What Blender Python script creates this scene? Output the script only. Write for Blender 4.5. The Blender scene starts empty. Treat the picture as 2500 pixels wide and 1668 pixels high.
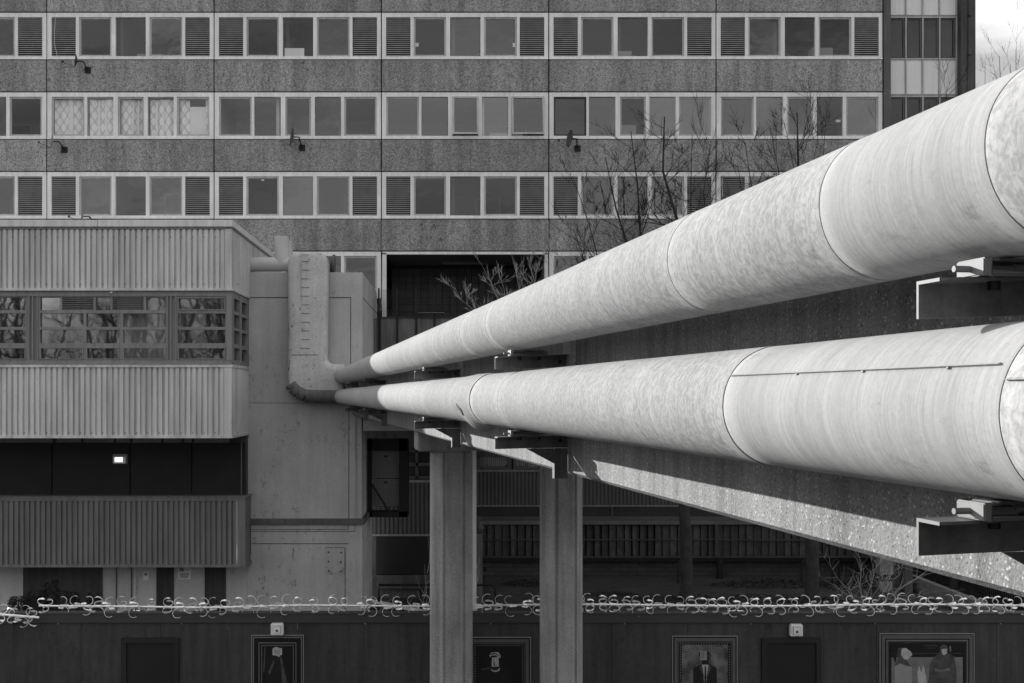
import bpy, bmesh, math, random
from mathutils import Vector, Matrix, noise
random.seed(7)
PI = math.pi
# ------------------------------------------------------------------ camera, light, exposure
scene = bpy.context.scene
F = 2600.0; CX = 1100.0; CY = 965.0; EYE = 6.5        # focal length and vanishing point in photo pixels, eye height in metres
cam_d = bpy.data.cameras.new('camera'); cam = bpy.data.objects.new('camera', cam_d)
scene.collection.objects.link(cam); scene.camera = cam
cam.location = (0, 0, EYE); cam.rotation_euler = (PI/2, 0, 0)
cam_d.sensor_fit = 'HORIZONTAL'; cam_d.sensor_width = 36.0; cam_d.lens = F/2500*36
cam_d.shift_x = (1250-CX)/2500; cam_d.shift_y = (CY-834)/2500
cam_d.clip_start = 0.05; cam_d.clip_end = 2000

SUN_EL = math.radians(15.7); SUN_AZ = math.radians(45.5)     # azimuth: left of straight ahead (+Y)
S = Vector((-math.sin(SUN_AZ)*math.cos(SUN_EL), math.cos(SUN_AZ)*math.cos(SUN_EL), math.sin(SUN_EL)))
sun_d = bpy.data.lights.new('sun', 'SUN'); sun_d.energy = 5.0; sun_d.angle = math.radians(0.5)
sun_d.color = (1.0, 0.99, 0.98)
sun = bpy.data.objects.new('sun', sun_d); scene.collection.objects.link(sun)
sun.rotation_euler = S.to_track_quat('Z', 'Y').to_euler(); sun.location = (-20, 20, 30)

world = bpy.data.worlds.new('World'); scene.world = world; world.use_nodes = True
wn = world.node_tree.nodes; wl = world.node_tree.links; wn.clear()
w_out = wn.new('ShaderNodeOutputWorld'); w_bg = wn.new('ShaderNodeBackground')
w_sky = wn.new('ShaderNodeTexSky'); w_sky.sky_type = 'NISHITA'; w_sky.sun_disc = False
w_sky.sun_elevation = SUN_EL; w_sky.sun_rotation = -SUN_AZ; w_sky.air_density = 1.0; w_sky.dust_density = 2.0
w_bw = wn.new('ShaderNodeRGBToBW')
w_tc = wn.new('ShaderNodeTexCoord'); w_map = wn.new('ShaderNodeMapping'); w_map.inputs['Scale'].default_value = (1.0, 1.0, 2.4); w_map.inputs['Location'].default_value = (1.3, .4, 1.0)
w_no = wn.new('ShaderNodeTexNoise'); w_no.inputs['Scale'].default_value = 2.3; w_no.inputs['Detail'].default_value = 9; w_no.inputs['Roughness'].default_value = 0.55
w_ramp = wn.new('ShaderNodeValToRGB')
w_ramp.color_ramp.elements[0].position = 0.40; w_ramp.color_ramp.elements[0].color = (2.7, 2.7, 2.7, 1)
w_ramp.color_ramp.elements[1].position = 0.56; w_ramp.color_ramp.elements[1].color = (7.0, 7.0, 7.0, 1)
w_mix = wn.new('ShaderNodeMix'); w_mix.data_type = 'RGBA'; w_mix.inputs[0].default_value = 0.80
wl.new(w_tc.outputs['Generated'], w_map.inputs[0]); wl.new(w_map.outputs[0], w_no.inputs['Vector'])
wl.new(w_no.outputs['Fac'], w_ramp.inputs[0]); wl.new(w_sky.outputs[0], w_bw.inputs[0])
wl.new(w_bw.outputs[0], w_mix.inputs[6]); wl.new(w_ramp.outputs[0], w_mix.inputs[7])
wl.new(w_mix.outputs[2], w_bg.inputs[0]); w_bg.inputs[1].default_value = 0.100
wl.new(w_bg.outputs[0], w_out.inputs[0])
scene.view_settings.view_transform = 'Standard'; scene.view_settings.look = 'None'
scene.view_settings.exposure = 1.05; scene.view_settings.gamma = 1.0
scene.view_settings.use_curve_mapping = False

# ------------------------------------------------------------------ helpers
COL = scene.collection
def tag(o, label=None, cat=None, group=None, kind=None):
    if label: o['label'] = label
    if cat: o['category'] = cat
    if group: o['group'] = group
    if kind: o['kind'] = kind
    return o
def thing(name, label, cat, loc=(0, 0, 0), rz=0, group=None):
    o = bpy.data.objects.new(name, None); COL.objects.link(o); o.location = loc; o.rotation_euler = (0, 0, rz)
    o.empty_display_size = 0.3
    return tag(o, label, cat, group, 'thing')
def P(px, py, Z):
    return Vector(((px-CX)*Z/F, Z, EYE+(CY-py)*Z/F))
class MB:
    def __init__(self): self.v = []; self.f = []; self.sm = False
    def quad(self, a, b, c, d):
        n = len(self.v); self.v += [tuple(a), tuple(b), tuple(c), tuple(d)]; self.f.append((n, n+1, n+2, n+3)); return self
    def poly(self, pts):
        n = len(self.v); self.v += [tuple(p) for p in pts]; self.f.append(tuple(range(n, n+len(pts)))); return self
    def box(self, x0, x1, y0, y1, z0, z1):
        if x0 > x1: x0, x1 = x1, x0
        if y0 > y1: y0, y1 = y1, y0
        if z0 > z1: z0, z1 = z1, z0
        n = len(self.v)
        self.v += [(x0,y0,z0),(x1,y0,z0),(x1,y1,z0),(x0,y1,z0),(x0,y0,z1),(x1,y0,z1),(x1,y1,z1),(x0,y1,z1)]
        self.f += [(n,n+3,n+2,n+1),(n+4,n+5,n+6,n+7),(n,n+1,n+5,n+4),(n+1,n+2,n+6,n+5),(n+2,n+3,n+7,n+6),(n+3,n,n+4,n+7)]
        return self
    def pbox(self, px0, py0, px1, py1, Z, d):          # front face at depth Z covering those photo pixels, d metres deep
        a = P(px0, py0, Z); b = P(px1, py1, Z)
        return self.box(a.x, b.x, Z, Z+d, a.z, b.z)
    def prism(self, pts, n, d):                         # extrude polygon pts along vector n*d
        k = len(pts); m = len(self.v); n = Vector(n)*d
        self.v += [tuple(p) for p in pts] + [tuple(Vector(p)+n) for p in pts]
        self.f.append(tuple(range(m, m+k))); self.f.append(tuple(range(m+2*k-1, m+k-1, -1)))
        for i in range(k):
            j = (i+1) % k; self.f.append((m+i, m+i+k, m+j+k, m+j))
        return self
    def tube(self, pts, rad, sides=8, caps=True):
        pts = [Vector(p) for p in pts]; m = len(self.v)
        if not isinstance(rad, (list, tuple)): rad = [rad]*len(pts)
        up = None
        for i, p in enumerate(pts):
            d = (pts[min(i+1, len(pts)-1)]-pts[max(i-1, 0)]).normalized()
            if up is None:
                up = Vector((0, 0, 1)) if abs(d.z) < .9 else Vector((1, 0, 0))
            a = d.cross(up).normalized(); b = a.cross(d).normalized(); up = b
            for k in range(sides):
                t = 2*PI*k/sides; self.v.append(tuple(p+(a*math.cos(t)+b*math.sin(t))*rad[i]))
        for i in range(len(pts)-1):
            for k in range(sides):
                q = (k+1) % sides
                self.f.append((m+i*sides+k, m+i*sides+q, m+(i+1)*sides+q, m+(i+1)*sides+k))
        if caps:
            self.f.append(tuple(m+k for k in range(sides))[::-1]); e = m+(len(pts)-1)*sides
            self.f.append(tuple(e+k for k in range(sides)))
        return self
    def build(self, name, mat, parent=None, smooth=False, origin=None, bevel=0, tri=False):
        me = bpy.data.meshes.new(name)
        org = Vector((0, 0, 0))
        if parent is not None:
            org = Vector((0, 0, 0)); p = parent
            while p is not None: org += p.location; p = p.parent
        if origin is not None: loc = Vector(origin)
        else: loc = org
        me.from_pydata([tuple(Vector(v)-loc) for v in self.v], [], self.f); me.update()
        bm = bmesh.new(); bm.from_mesh(me)
        if bevel:
            bmesh.ops.remove_doubles(bm, verts=bm.verts, dist=1e-5)
            bmesh.ops.bevel(bm, geom=list(bm.edges), offset=bevel, segments=2, affect='EDGES', clamp_overlap=True)
        bmesh.ops.recalc_face_normals(bm, faces=bm.faces); bm.to_mesh(me); bm.free()
        if smooth:
            for f in me.polygons: f.use_smooth = True
            me.set_sharp_from_angle(angle=math.radians(40))
        if mat: me.materials.append(mat)
        o = bpy.data.objects.new(name, me); COL.objects.link(o)
        o.location = loc-org if parent is not None else loc
        if parent is not None: o.parent = parent
        return o
def inst(src, name, parent, loc=(0,0,0), rot=(0,0,0), scale=(1,1,1)):
    o = src.copy(); COL.objects.link(o); o.parent = parent; o.location = loc; o.rotation_euler = rot; o.scale = scale; o.name = name
    return o

# ------------------------------------------------------------------ materials
MATS = {}
def mat(name, v, rough=0.85, var=0.15, scale=1.2, fine=0.0, fscale=60, streak=0.0, sscale=3.0, speck=0.0, speck_scale=40, dark_speck=0.0,
        bump=0.0, bscale=60, metal=0.0, spec=0.3, stain=0.0, rand=0.0):
    m = bpy.data.materials.new(name); m.use_nodes = True; N = m.node_tree.nodes; L = m.node_tree.links
    b = N['Principled BSDF']; b.inputs['Roughness'].default_value = rough; b.inputs['Metallic'].default_value = metal
    b.inputs['Specular IOR Level'].default_value = spec
    geo = N.new('ShaderNodeNewGeometry')
    def nz(sc, det=5, vec=None, ro=0.6):
        n = N.new('ShaderNodeTexNoise'); n.inputs['Scale'].default_value = sc; n.inputs['Detail'].default_value = det; n.inputs['Roughness'].default_value = ro
        L.new(vec or geo.outputs['Position'], n.inputs['Vector']); return n.outputs['Fac']
    def math_(op, a, c):
        n = N.new('ShaderNodeMath'); n.operation = op
        for i, q in enumerate((a, c)):
            if isinstance(q, (int, float)): n.inputs[i].default_value = q
            else: L.new(q, n.inputs[i])
        return n.outputs[0]
    def rng(src, a0, a1, b0, b1):
        n = N.new('ShaderNodeMapRange'); n.inputs[1].default_value = a0; n.inputs[2].default_value = a1
        n.inputs[3].default_value = b0; n.inputs[4].default_value = b1; L.new(src, n.inputs[0]); return n.outputs[0]
    val = rng(nz(scale), .3, .7, 1-var, 1+var)
    if fine: val = math_('MULTIPLY', val, rng(nz(fscale, 3), .32, .68, 1-fine, 1+fine))
    if streak:
        mp = N.new('ShaderNodeMapping'); mp.inputs['Scale'].default_value = (sscale*3, sscale*3, sscale*.22); L.new(geo.outputs['Position'], mp.inputs[0])
        val = math_('MULTIPLY', val, rng(nz(1.0, 6, mp.outputs[0]), .42, .66, 1+streak*.3, 1-streak))
    if stain:
        mp = N.new('ShaderNodeMapping'); mp.inputs['Scale'].default_value = (9, 9, 5); L.new(geo.outputs['Position'], mp.inputs[0])
        s1 = rng(nz(1.0, 8, mp.outputs[0], .75), .575, .63, 0, 1); s2 = rng(nz(.5, 2), .48, .62, 0, 1)
        val = math_('MULTIPLY', val, rng(math_('MULTIPLY', s1, s2), 0, 1, 1, 1-stain))
    if speck or dark_speck:
        vo = N.new('ShaderNodeTexVoronoi'); vo.inputs['Scale'].default_value = speck_scale; L.new(geo.outputs['Position'], vo.inputs['Vector'])
        sep = N.new('ShaderNodeSeparateColor'); L.new(vo.outputs['Color'], sep.inputs[0])
        near = rng(vo.outputs['Distance'], .25, .5, 1, 0)
        if speck: val = math_('ADD', val, math_('MULTIPLY', math_('MULTIPLY', rng(sep.outputs[0], .72, .95, 0, 1), near), speck))
        if dark_speck: val = math_('MULTIPLY', val, rng(math_('MULTIPLY', rng(sep.outputs[1], .78, .9, 0, 1), near), 0, 1, 1, 1-dark_speck))
    if rand:
        oi = N.new('ShaderNodeObjectInfo'); val = math_('MULTIPLY', val, rng(oi.outputs['Random'], 0, 1, 1-rand, 1+rand))
    val = math_('MULTIPLY', val, v); c = N.new('ShaderNodeCombineColor')
    for i in range(3): L.new(val, c.inputs[i])
    L.new(c.outputs[0], b.inputs['Base Color'])
    if bump:
        bp = N.new('ShaderNodeBump'); bp.inputs['Strength'].default_value = bump; bp.inputs['Distance'].default_value = 0.02
        L.new(nz(bscale, 4), bp.inputs['Height']); L.new(bp.outputs[0], b.inputs['Normal'])
    MATS[name] = m; return m
def pipe_mat(name, v, brush=0.11, mott=0.21, rand=0.06):
    m = bpy.data.materials.new(name); m.use_nodes = True; N = m.node_tree.nodes; L = m.node_tree.links
    b = N['Principled BSDF']; b.inputs['Metallic'].default_value = 0.0; b.inputs['Specular IOR Level'].default_value = .06; b.inputs['Diffuse Roughness'].default_value = 0.45
    tc = N.new('ShaderNodeTexCoord')
    def nz(scv, det, ro=.6, dist=0):
        mp = N.new('ShaderNodeMapping'); mp.inputs['Scale'].default_value = scv; mp.inputs['Rotation'].default_value = (0.03, 0, 0.05)
        L.new(tc.outputs['Object'], mp.inputs[0])
        n = N.new('ShaderNodeTexNoise'); n.inputs['Scale'].default_value = 1; n.inputs['Detail'].default_value = det; n.inputs['Roughness'].default_value = ro; n.inputs['Distortion'].default_value = dist
        L.new(mp.outputs[0], n.inputs['Vector']); return n.outputs['Fac']
    def rng(src, a0, a1, b0, b1):
        n = N.new('ShaderNodeMapRange'); n.inputs[1].default_value = a0; n.inputs[2].default_value = a1
        n.inputs[3].default_value = b0; n.inputs[4].default_value = b1; L.new(src, n.inputs[0]); return n.outputs[0]
    def mul(a, c):
        n = N.new('ShaderNodeMath'); n.operation = 'MULTIPLY'
        for i, q in enumerate((a, c)):
            if isinstance(q, (int, float)): n.inputs[i].default_value = q
            else: L.new(q, n.inputs[i])
        return n.outputs[0]
    ring = nz((2.5, 90, 2.5), 4, .7); broad = nz((1.2, 7, 1.2), 3); mo = nz((40, 50, 40), 4, .62, .7); fine = nz((120, 260, 120), 2)
    val = mul(rng(ring, .35, .65, 1-brush, 1+brush*.5), rng(broad, .3, .7, .9, 1.06))
    val = mul(val, rng(mo, .40, .60, 1-mott, 1+mott*.5)); val = mul(val, rng(fine, .3, .7, .95, 1.04))
    # dark scratches that wrap round the sheet
    scr = nz((5, 170, 5), 5, .8); patch = nz((3, 1.6, 3), 2); val = mul(val, rng(mul(rng(scr, .60, .68, 0, 1), rng(patch, .46, .6, 0, 1)), 0, 1, 1, .6))
    gr = nz((14, 9, 14), 7, .8); gp = nz((2.2, .7, 2.2), 3); val = mul(val, rng(mul(rng(gr, .56, .70, 0, 1), rng(gp, .5, .62, 0, 1)), 0, 1, 1, .62))
    oi = N.new('ShaderNodeObjectInfo'); val = mul(val, rng(oi.outputs['Random'], 0, 1, 1-rand, 1+rand)); val = mul(val, v)
    c = N.new('ShaderNodeCombineColor')
    for i in range(3): L.new(val, c.inputs[i])
    L.new(c.outputs[0], b.inputs['Base Color']); L.new(rng(mo, .35, .65, .8, .95), b.inputs['Roughness'])
    bp = N.new('ShaderNodeBump'); bp.inputs['Strength'].default_value = .16; bp.inputs['Distance'].default_value = .003
    L.new(nz((2.5, 55, 2.5), 4, .6), bp.inputs['Height']); L.new(bp.outputs[0], b.inputs['Normal'])
    MATS[name] = m; return m
def glass_mat(name, tint=0.75, gloss=0.10, wob=0.02, dirt=0.06):
    m = bpy.data.materials.new(name); m.use_nodes = True; N = m.node_tree.nodes; L = m.node_tree.links; N.clear()
    out = N.new('ShaderNodeOutputMaterial'); tr = N.new('ShaderNodeBsdfTransparent'); tr.inputs[0].default_value = (tint, tint, tint, 1)
    gl = N.new('ShaderNodeBsdfGlossy'); gl.inputs['Roughness'].default_value = 0.02; gl.inputs[0].default_value = (.95, .95, .95, 1)
    df = N.new('ShaderNodeBsdfDiffuse'); df.inputs[0].default_value = (.35, .35, .35, 1)
    geo = N.new('ShaderNodeNewGeometry')
    n = N.new('ShaderNodeTexNoise'); n.inputs['Scale'].default_value = 1.6; n.inputs['Detail'].default_value = 2; L.new(geo.outputs['Position'], n.inputs['Vector'])
    bp = N.new('ShaderNodeBump'); bp.inputs['Strength'].default_value = wob*10; bp.inputs['Distance'].default_value = .03
    L.new(n.outputs['Fac'], bp.inputs['Height']); L.new(bp.outputs[0], gl.inputs['Normal'])
    mx = N.new('ShaderNodeMixShader'); mx.inputs[0].default_value = gloss; L.new(tr.outputs[0], mx.inputs[1]); L.new(gl.outputs[0], mx.inputs[2])
    n2 = N.new('ShaderNodeTexNoise'); n2.inputs['Scale'].default_value = 2.2; n2.inputs['Detail'].default_value = 7; L.new(geo.outputs['Position'], n2.inputs['Vector'])
    mr = N.new('ShaderNodeMapRange'); mr.inputs[1].default_value = .4; mr.inputs[2].default_value = .8; mr.inputs[3].default_value = dirt*.5; mr.inputs[4].default_value = dirt*2.5
    L.new(n2.outputs['Fac'], mr.inputs[0])
    mx2 = N.new('ShaderNodeMixShader'); L.new(mr.outputs[0], mx2.inputs[0]); L.new(mx.outputs[0], mx2.inputs[1]); L.new(df.outputs[0], mx2.inputs[2])
    L.new(mx2.outputs[0], out.inputs[0]); MATS[name] = m; return m

M_FRAME = mat('window_frame_paint', .70, .6, .10, .8, fine=.06, fscale=25, streak=.12, sscale=2.5)
M_CASE = mat('casement_paint', .40, .6, .12, 2, streak=.2, sscale=3)
M_CASED = mat('dark_casement_paint', .04, .5, .1)
M_SPAN = mat('exposed_aggregate_concrete', .25, .95, .2, .5, fine=.55, fscale=27, stain=.7, streak=.3, sscale=.8, bump=.6, bscale=22, rand=.12)
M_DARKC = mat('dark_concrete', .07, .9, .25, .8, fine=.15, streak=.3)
M_PIER = mat('pier_concrete', .10, .9, .2, .8, fine=.15, streak=.2)
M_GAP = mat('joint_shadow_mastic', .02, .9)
M_SLAT = mat('louvre_slat_metal', .36, .6, .22, 2.5)
M_ROOM = mat('room_plaster', .26, .9, .12, .6)
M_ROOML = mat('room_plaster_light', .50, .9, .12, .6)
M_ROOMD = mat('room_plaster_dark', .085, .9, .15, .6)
M_DOORIN = mat('interior_door', .10, .8)
M_GLASS = glass_mat('window_glass', .85, .085, .02, .012)
M_GLASS2 = glass_mat('office_window_glass', .62, .24, .004, .02)
M_GLASSB = glass_mat('window_glass_bright', .85, .115, .02, .03); M_GLASSC = glass_mat('window_glass_dark', .8, .055, .02, .01)
M_GLASSD = glass_mat('stair_window_glass', .30, .05, .01, .02)
M_WPANEL = mat('white_infill_panel', .68, .6, .05, .7, streak=.06)
M_CLAD = mat('profiled_steel_cladding', .52, .55, .10, .5, fine=.05, fscale=20, streak=.24, sscale=1.6, spec=.3, stain=.2, bump=.12, bscale=1.5)
M_CLAD2 = mat('grey_profiled_steel_cladding', .16, .6, .12, .8, fine=.05, fscale=20, streak=.22, sscale=2)
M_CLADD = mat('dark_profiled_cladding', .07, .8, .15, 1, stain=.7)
M_COPE = mat('coping_metal', .60, .6, .08, .8, streak=.15, stain=.3)
M_WFR = mat('office_window_frame', .20, .6, .12, 1, streak=.2)
M_BLACK = mat('black_painted_board', .012, .6, .25, 1.5, spec=.25)
M_RENDER = mat('painted_concrete', .41, .8, .12, .7, fine=.05, fscale=14, streak=.1, sscale=1, stain=.6, bump=.4, bscale=12)
M_DUCT = mat('painted_duct_cladding', .45, .7, .12, 1.2, fine=.10, fscale=18, stain=.95, streak=.1, bump=.3, bscale=10)
M_ELBOW = mat('shaded_elbow_paint', .13, .7, .2, 3, streak=.2)  # shade of the down-facing elbow painted in as a darker base colour
M_DUCTP = mat('painted_round_duct', .46, .6, .1, 1)
M_BOARD = mat('hoarding_paint', .043, .75, .2, .8, fine=.1, fscale=10, streak=.25, rand=.08, spec=.3, stain=.5)
M_BOARDC = mat('hoarding_capping_paint', .045, .7, .12, .8)
M_DOORH = mat('hoarding_door_paint', .013, .7, .15, 1)
M_DOORF = mat('hoarding_door_frame_paint', .017, .7, .15, 1)
M_GALV = mat('galvanised_spikes', .85, .38, .12, 8, metal=.5, spec=.6)
M_COLU = mat('column_concrete', .28, .9, .26, 1.0, fine=.16, fscale=60, speck=.45, speck_scale=50, dark_speck=.35, streak=.35, sscale=1.5, bump=.3, bscale=70)
M_BEAM = mat('walkway_concrete', .165, .9, .22, .8, fine=.22, fscale=90, speck=1.25, speck_scale=85, dark_speck=.6, streak=.3, sscale=3.2, bump=.35, bscale=90)
M_STEEL = mat('painted_bracket_steel', .09, .55, .4, 6, fine=.15, fscale=60, streak=.4, spec=.4, stain=.6)
M_STEELL = mat('bare_steel_shoe', .15, .6, .15, 12, metal=.0)
M_BARK = mat('grey_bark', .036, .95, .35, 4, bump=.5)
M_TWIG = mat('twig_bark', .022, .9, .2, 3)
M_TWIGP = mat('pale_twig_bark', .30, .9, .2, 3)
M_LEAF = mat('dark_evergreen_leaf', .03, .7, .4, 9, spec=.15)
M_IVY = mat('ground_ivy', .018, .6, .5, 6)
M_GROUND = mat('ground_asphalt', .035, .95, .3, .5, fine=.2, fscale=12)
M_PAVE = mat('brick_paving', .05, .9, .2, .8, fine=.2, fscale=8, rand=.15)
M_PLINTH = mat('plinth_masonry', .055, .9, .15, .8, fine=.12, fscale=6, rand=.12)
M_FENCE = mat('weathered_fence_board', .05, .9, .3, 2, streak=.35, sscale=5, speck=.6, speck_scale=9, rand=.22)
M_FENCER = mat('fence_rail', .045, .9, .2, 2)
M_WHITE = mat('white_paint', .55, .6, .08, 2)
M_SIGN = mat('sign_board', .68, .5, .05, 3)
M_INK = mat('sign_ink', .03, .7)
M_GREYINK = mat('grey_sign_ink', .18, .7)
M_POLE = mat('grey_post_paint', .60, .7, .1, 2, streak=.1)
M_CAGE = mat('black_cage_steel', .008, .6)
M_AC = mat('cream_unit_panel', .36, .6, .08, 1)
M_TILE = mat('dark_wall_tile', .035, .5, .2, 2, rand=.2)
M_DISH = mat('dish_dark_grey', .05, .5); M_DISHL = mat('dish_pale_grey', .30, .5)
M_PANELW = mat('balcony_wall_panel', .11, .8, .2, 1.2, streak=.3, rand=.1)
M_STRIPE = mat('brick_pier_pale', .20, .8, .3, 6)
M_PIPE = pipe_mat('galvanised_pipe_jacket', .37)
M_PIPE2 = pipe_mat('smooth_pipe_jacket', .385, .12, .06, .04)
M_SEAM = mat('pipe_seam', .30, .5, .3, 10)
M_HOLE = mat('torn_jacket_hole', .10, .9, .4, 12)
def emit_mat(name, s):
    m = bpy.data.materials.new(name); m.use_nodes = True; b = m.node_tree.nodes['Principled BSDF']
    b.inputs['Base Color'].default_value = (.8, .8, .8, 1); b.inputs['Emission Color'].default_value = (1, 1, 1, 1); b.inputs['Emission Strength'].default_value = s
    return m
M_LAMP = emit_mat('lit_lamp', 1.6); M_LAMPD = mat('lamp_diffuser', .7, .4)

# curtains: lace with an ogee pattern
def curtain_mat():
    m = bpy.data.materials.new('lace_curtain'); m.use_nodes = True; N = m.node_tree.nodes; L = m.node_tree.links; b = N['Principled BSDF']
    geo = N.new('ShaderNodeNewGeometry'); sep = N.new('ShaderNodeSeparateXYZ'); L.new(geo.outputs['Position'], sep.inputs[0])
    def mm(op, a, c=0):
        n = N.new('ShaderNodeMath'); n.operation = op
        for i, q in enumerate((a, c)):
            if isinstance(q, (int, float)): n.inputs[i].default_value = q
            else: L.new(q, n.inputs[i])
        return n.outputs[0]
    x = mm('MULTIPLY', sep.outputs[0], 2*PI/.26); z = mm('MULTIPLY', sep.outputs[2], 2*PI/.40)
    k = mm('ABSOLUTE', mm('ADD', mm('COSINE', x), mm('COSINE', z)))
    mr = N.new('ShaderNodeMapRange'); mr.inputs[1].default_value = .02; mr.inputs[2].default_value = .9; mr.inputs[3].default_value = .58; mr.inputs[4].default_value = .95
    L.new(k, mr.inputs[0]); c = N.new('ShaderNodeCombineColor')
    for i in range(3): L.new(mr.outputs[0], c.inputs[i])
    L.new(c.outputs[0], b.inputs['Base Color']); b.inputs['Roughness'].default_value = .9
    return m
M_CURT = curtain_mat(); M_CURTW = mat('white_curtain', .85, .9, .06, 3)

# ------------------------------------------------------------------ setting: ground
g = MB(); g.quad((-300, -200, 0), (300, -200, 0), (300, 500, 0), (-300, 500, 0)); tag(g.build('ground', M_GROUND), kind='structure')

# ------------------------------------------------------------------ the apartment block
ZF = 35.2
def fx(px): return (px-CX)*ZF/F
def fz(py): return EYE+(CY-py)*ZF/F
JX = [-295.5, 113.5, 522.3, 931.0, 1340.0, 1748.5, 2156.0]
ROWT = [-163.5, 31.0, 225.5, 420.0, 614.5]          # top of each window frame strip
TYPE1 = dict(lou=[(11.5, 71), (338, 398)], win=[(79, 158, 1), (168, 242, 0), (251, 331, 1)])
TYPE2 = dict(lou=[], win=[(12, 92, 1), (98, 163, 0), (174, 237, 1), (246, 310, 0), (318, 397, 1)])
block = thing('apartment_block', 'long grey concrete slab of flats with window bands behind the pipes', 'apartment building', (fx(900), ZF, 0))
def louvre_mesh(w, h):
    mb = MB(); n = 20; p = h/n
    for i in range(n):
        z = -h/2+p*(i+.5)
        mb.poly([(-w/2, 0, z+p*.20), (w/2, 0, z+p*.20), (w/2, .05, z+p*.24), (-w/2, .05, z+p*.24)])
        mb.poly([(-w/2, 0, z-p*.10), (w/2, 0, z-p*.10), (w/2, 0, z+p*.20), (-w/2, 0, z+p*.20)])
    return mb
lm = louvre_mesh(60*ZF/F, 96*ZF/F); louvre0 = None
def ww(px0, py0, px1, py1, Z, d, mbx=None):
    mbx = mbx or MB(); return mbx.box(fx(px0), fx(px1), Z, Z+d, fz(py0), fz(py1))
dark_rows = {}
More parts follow.
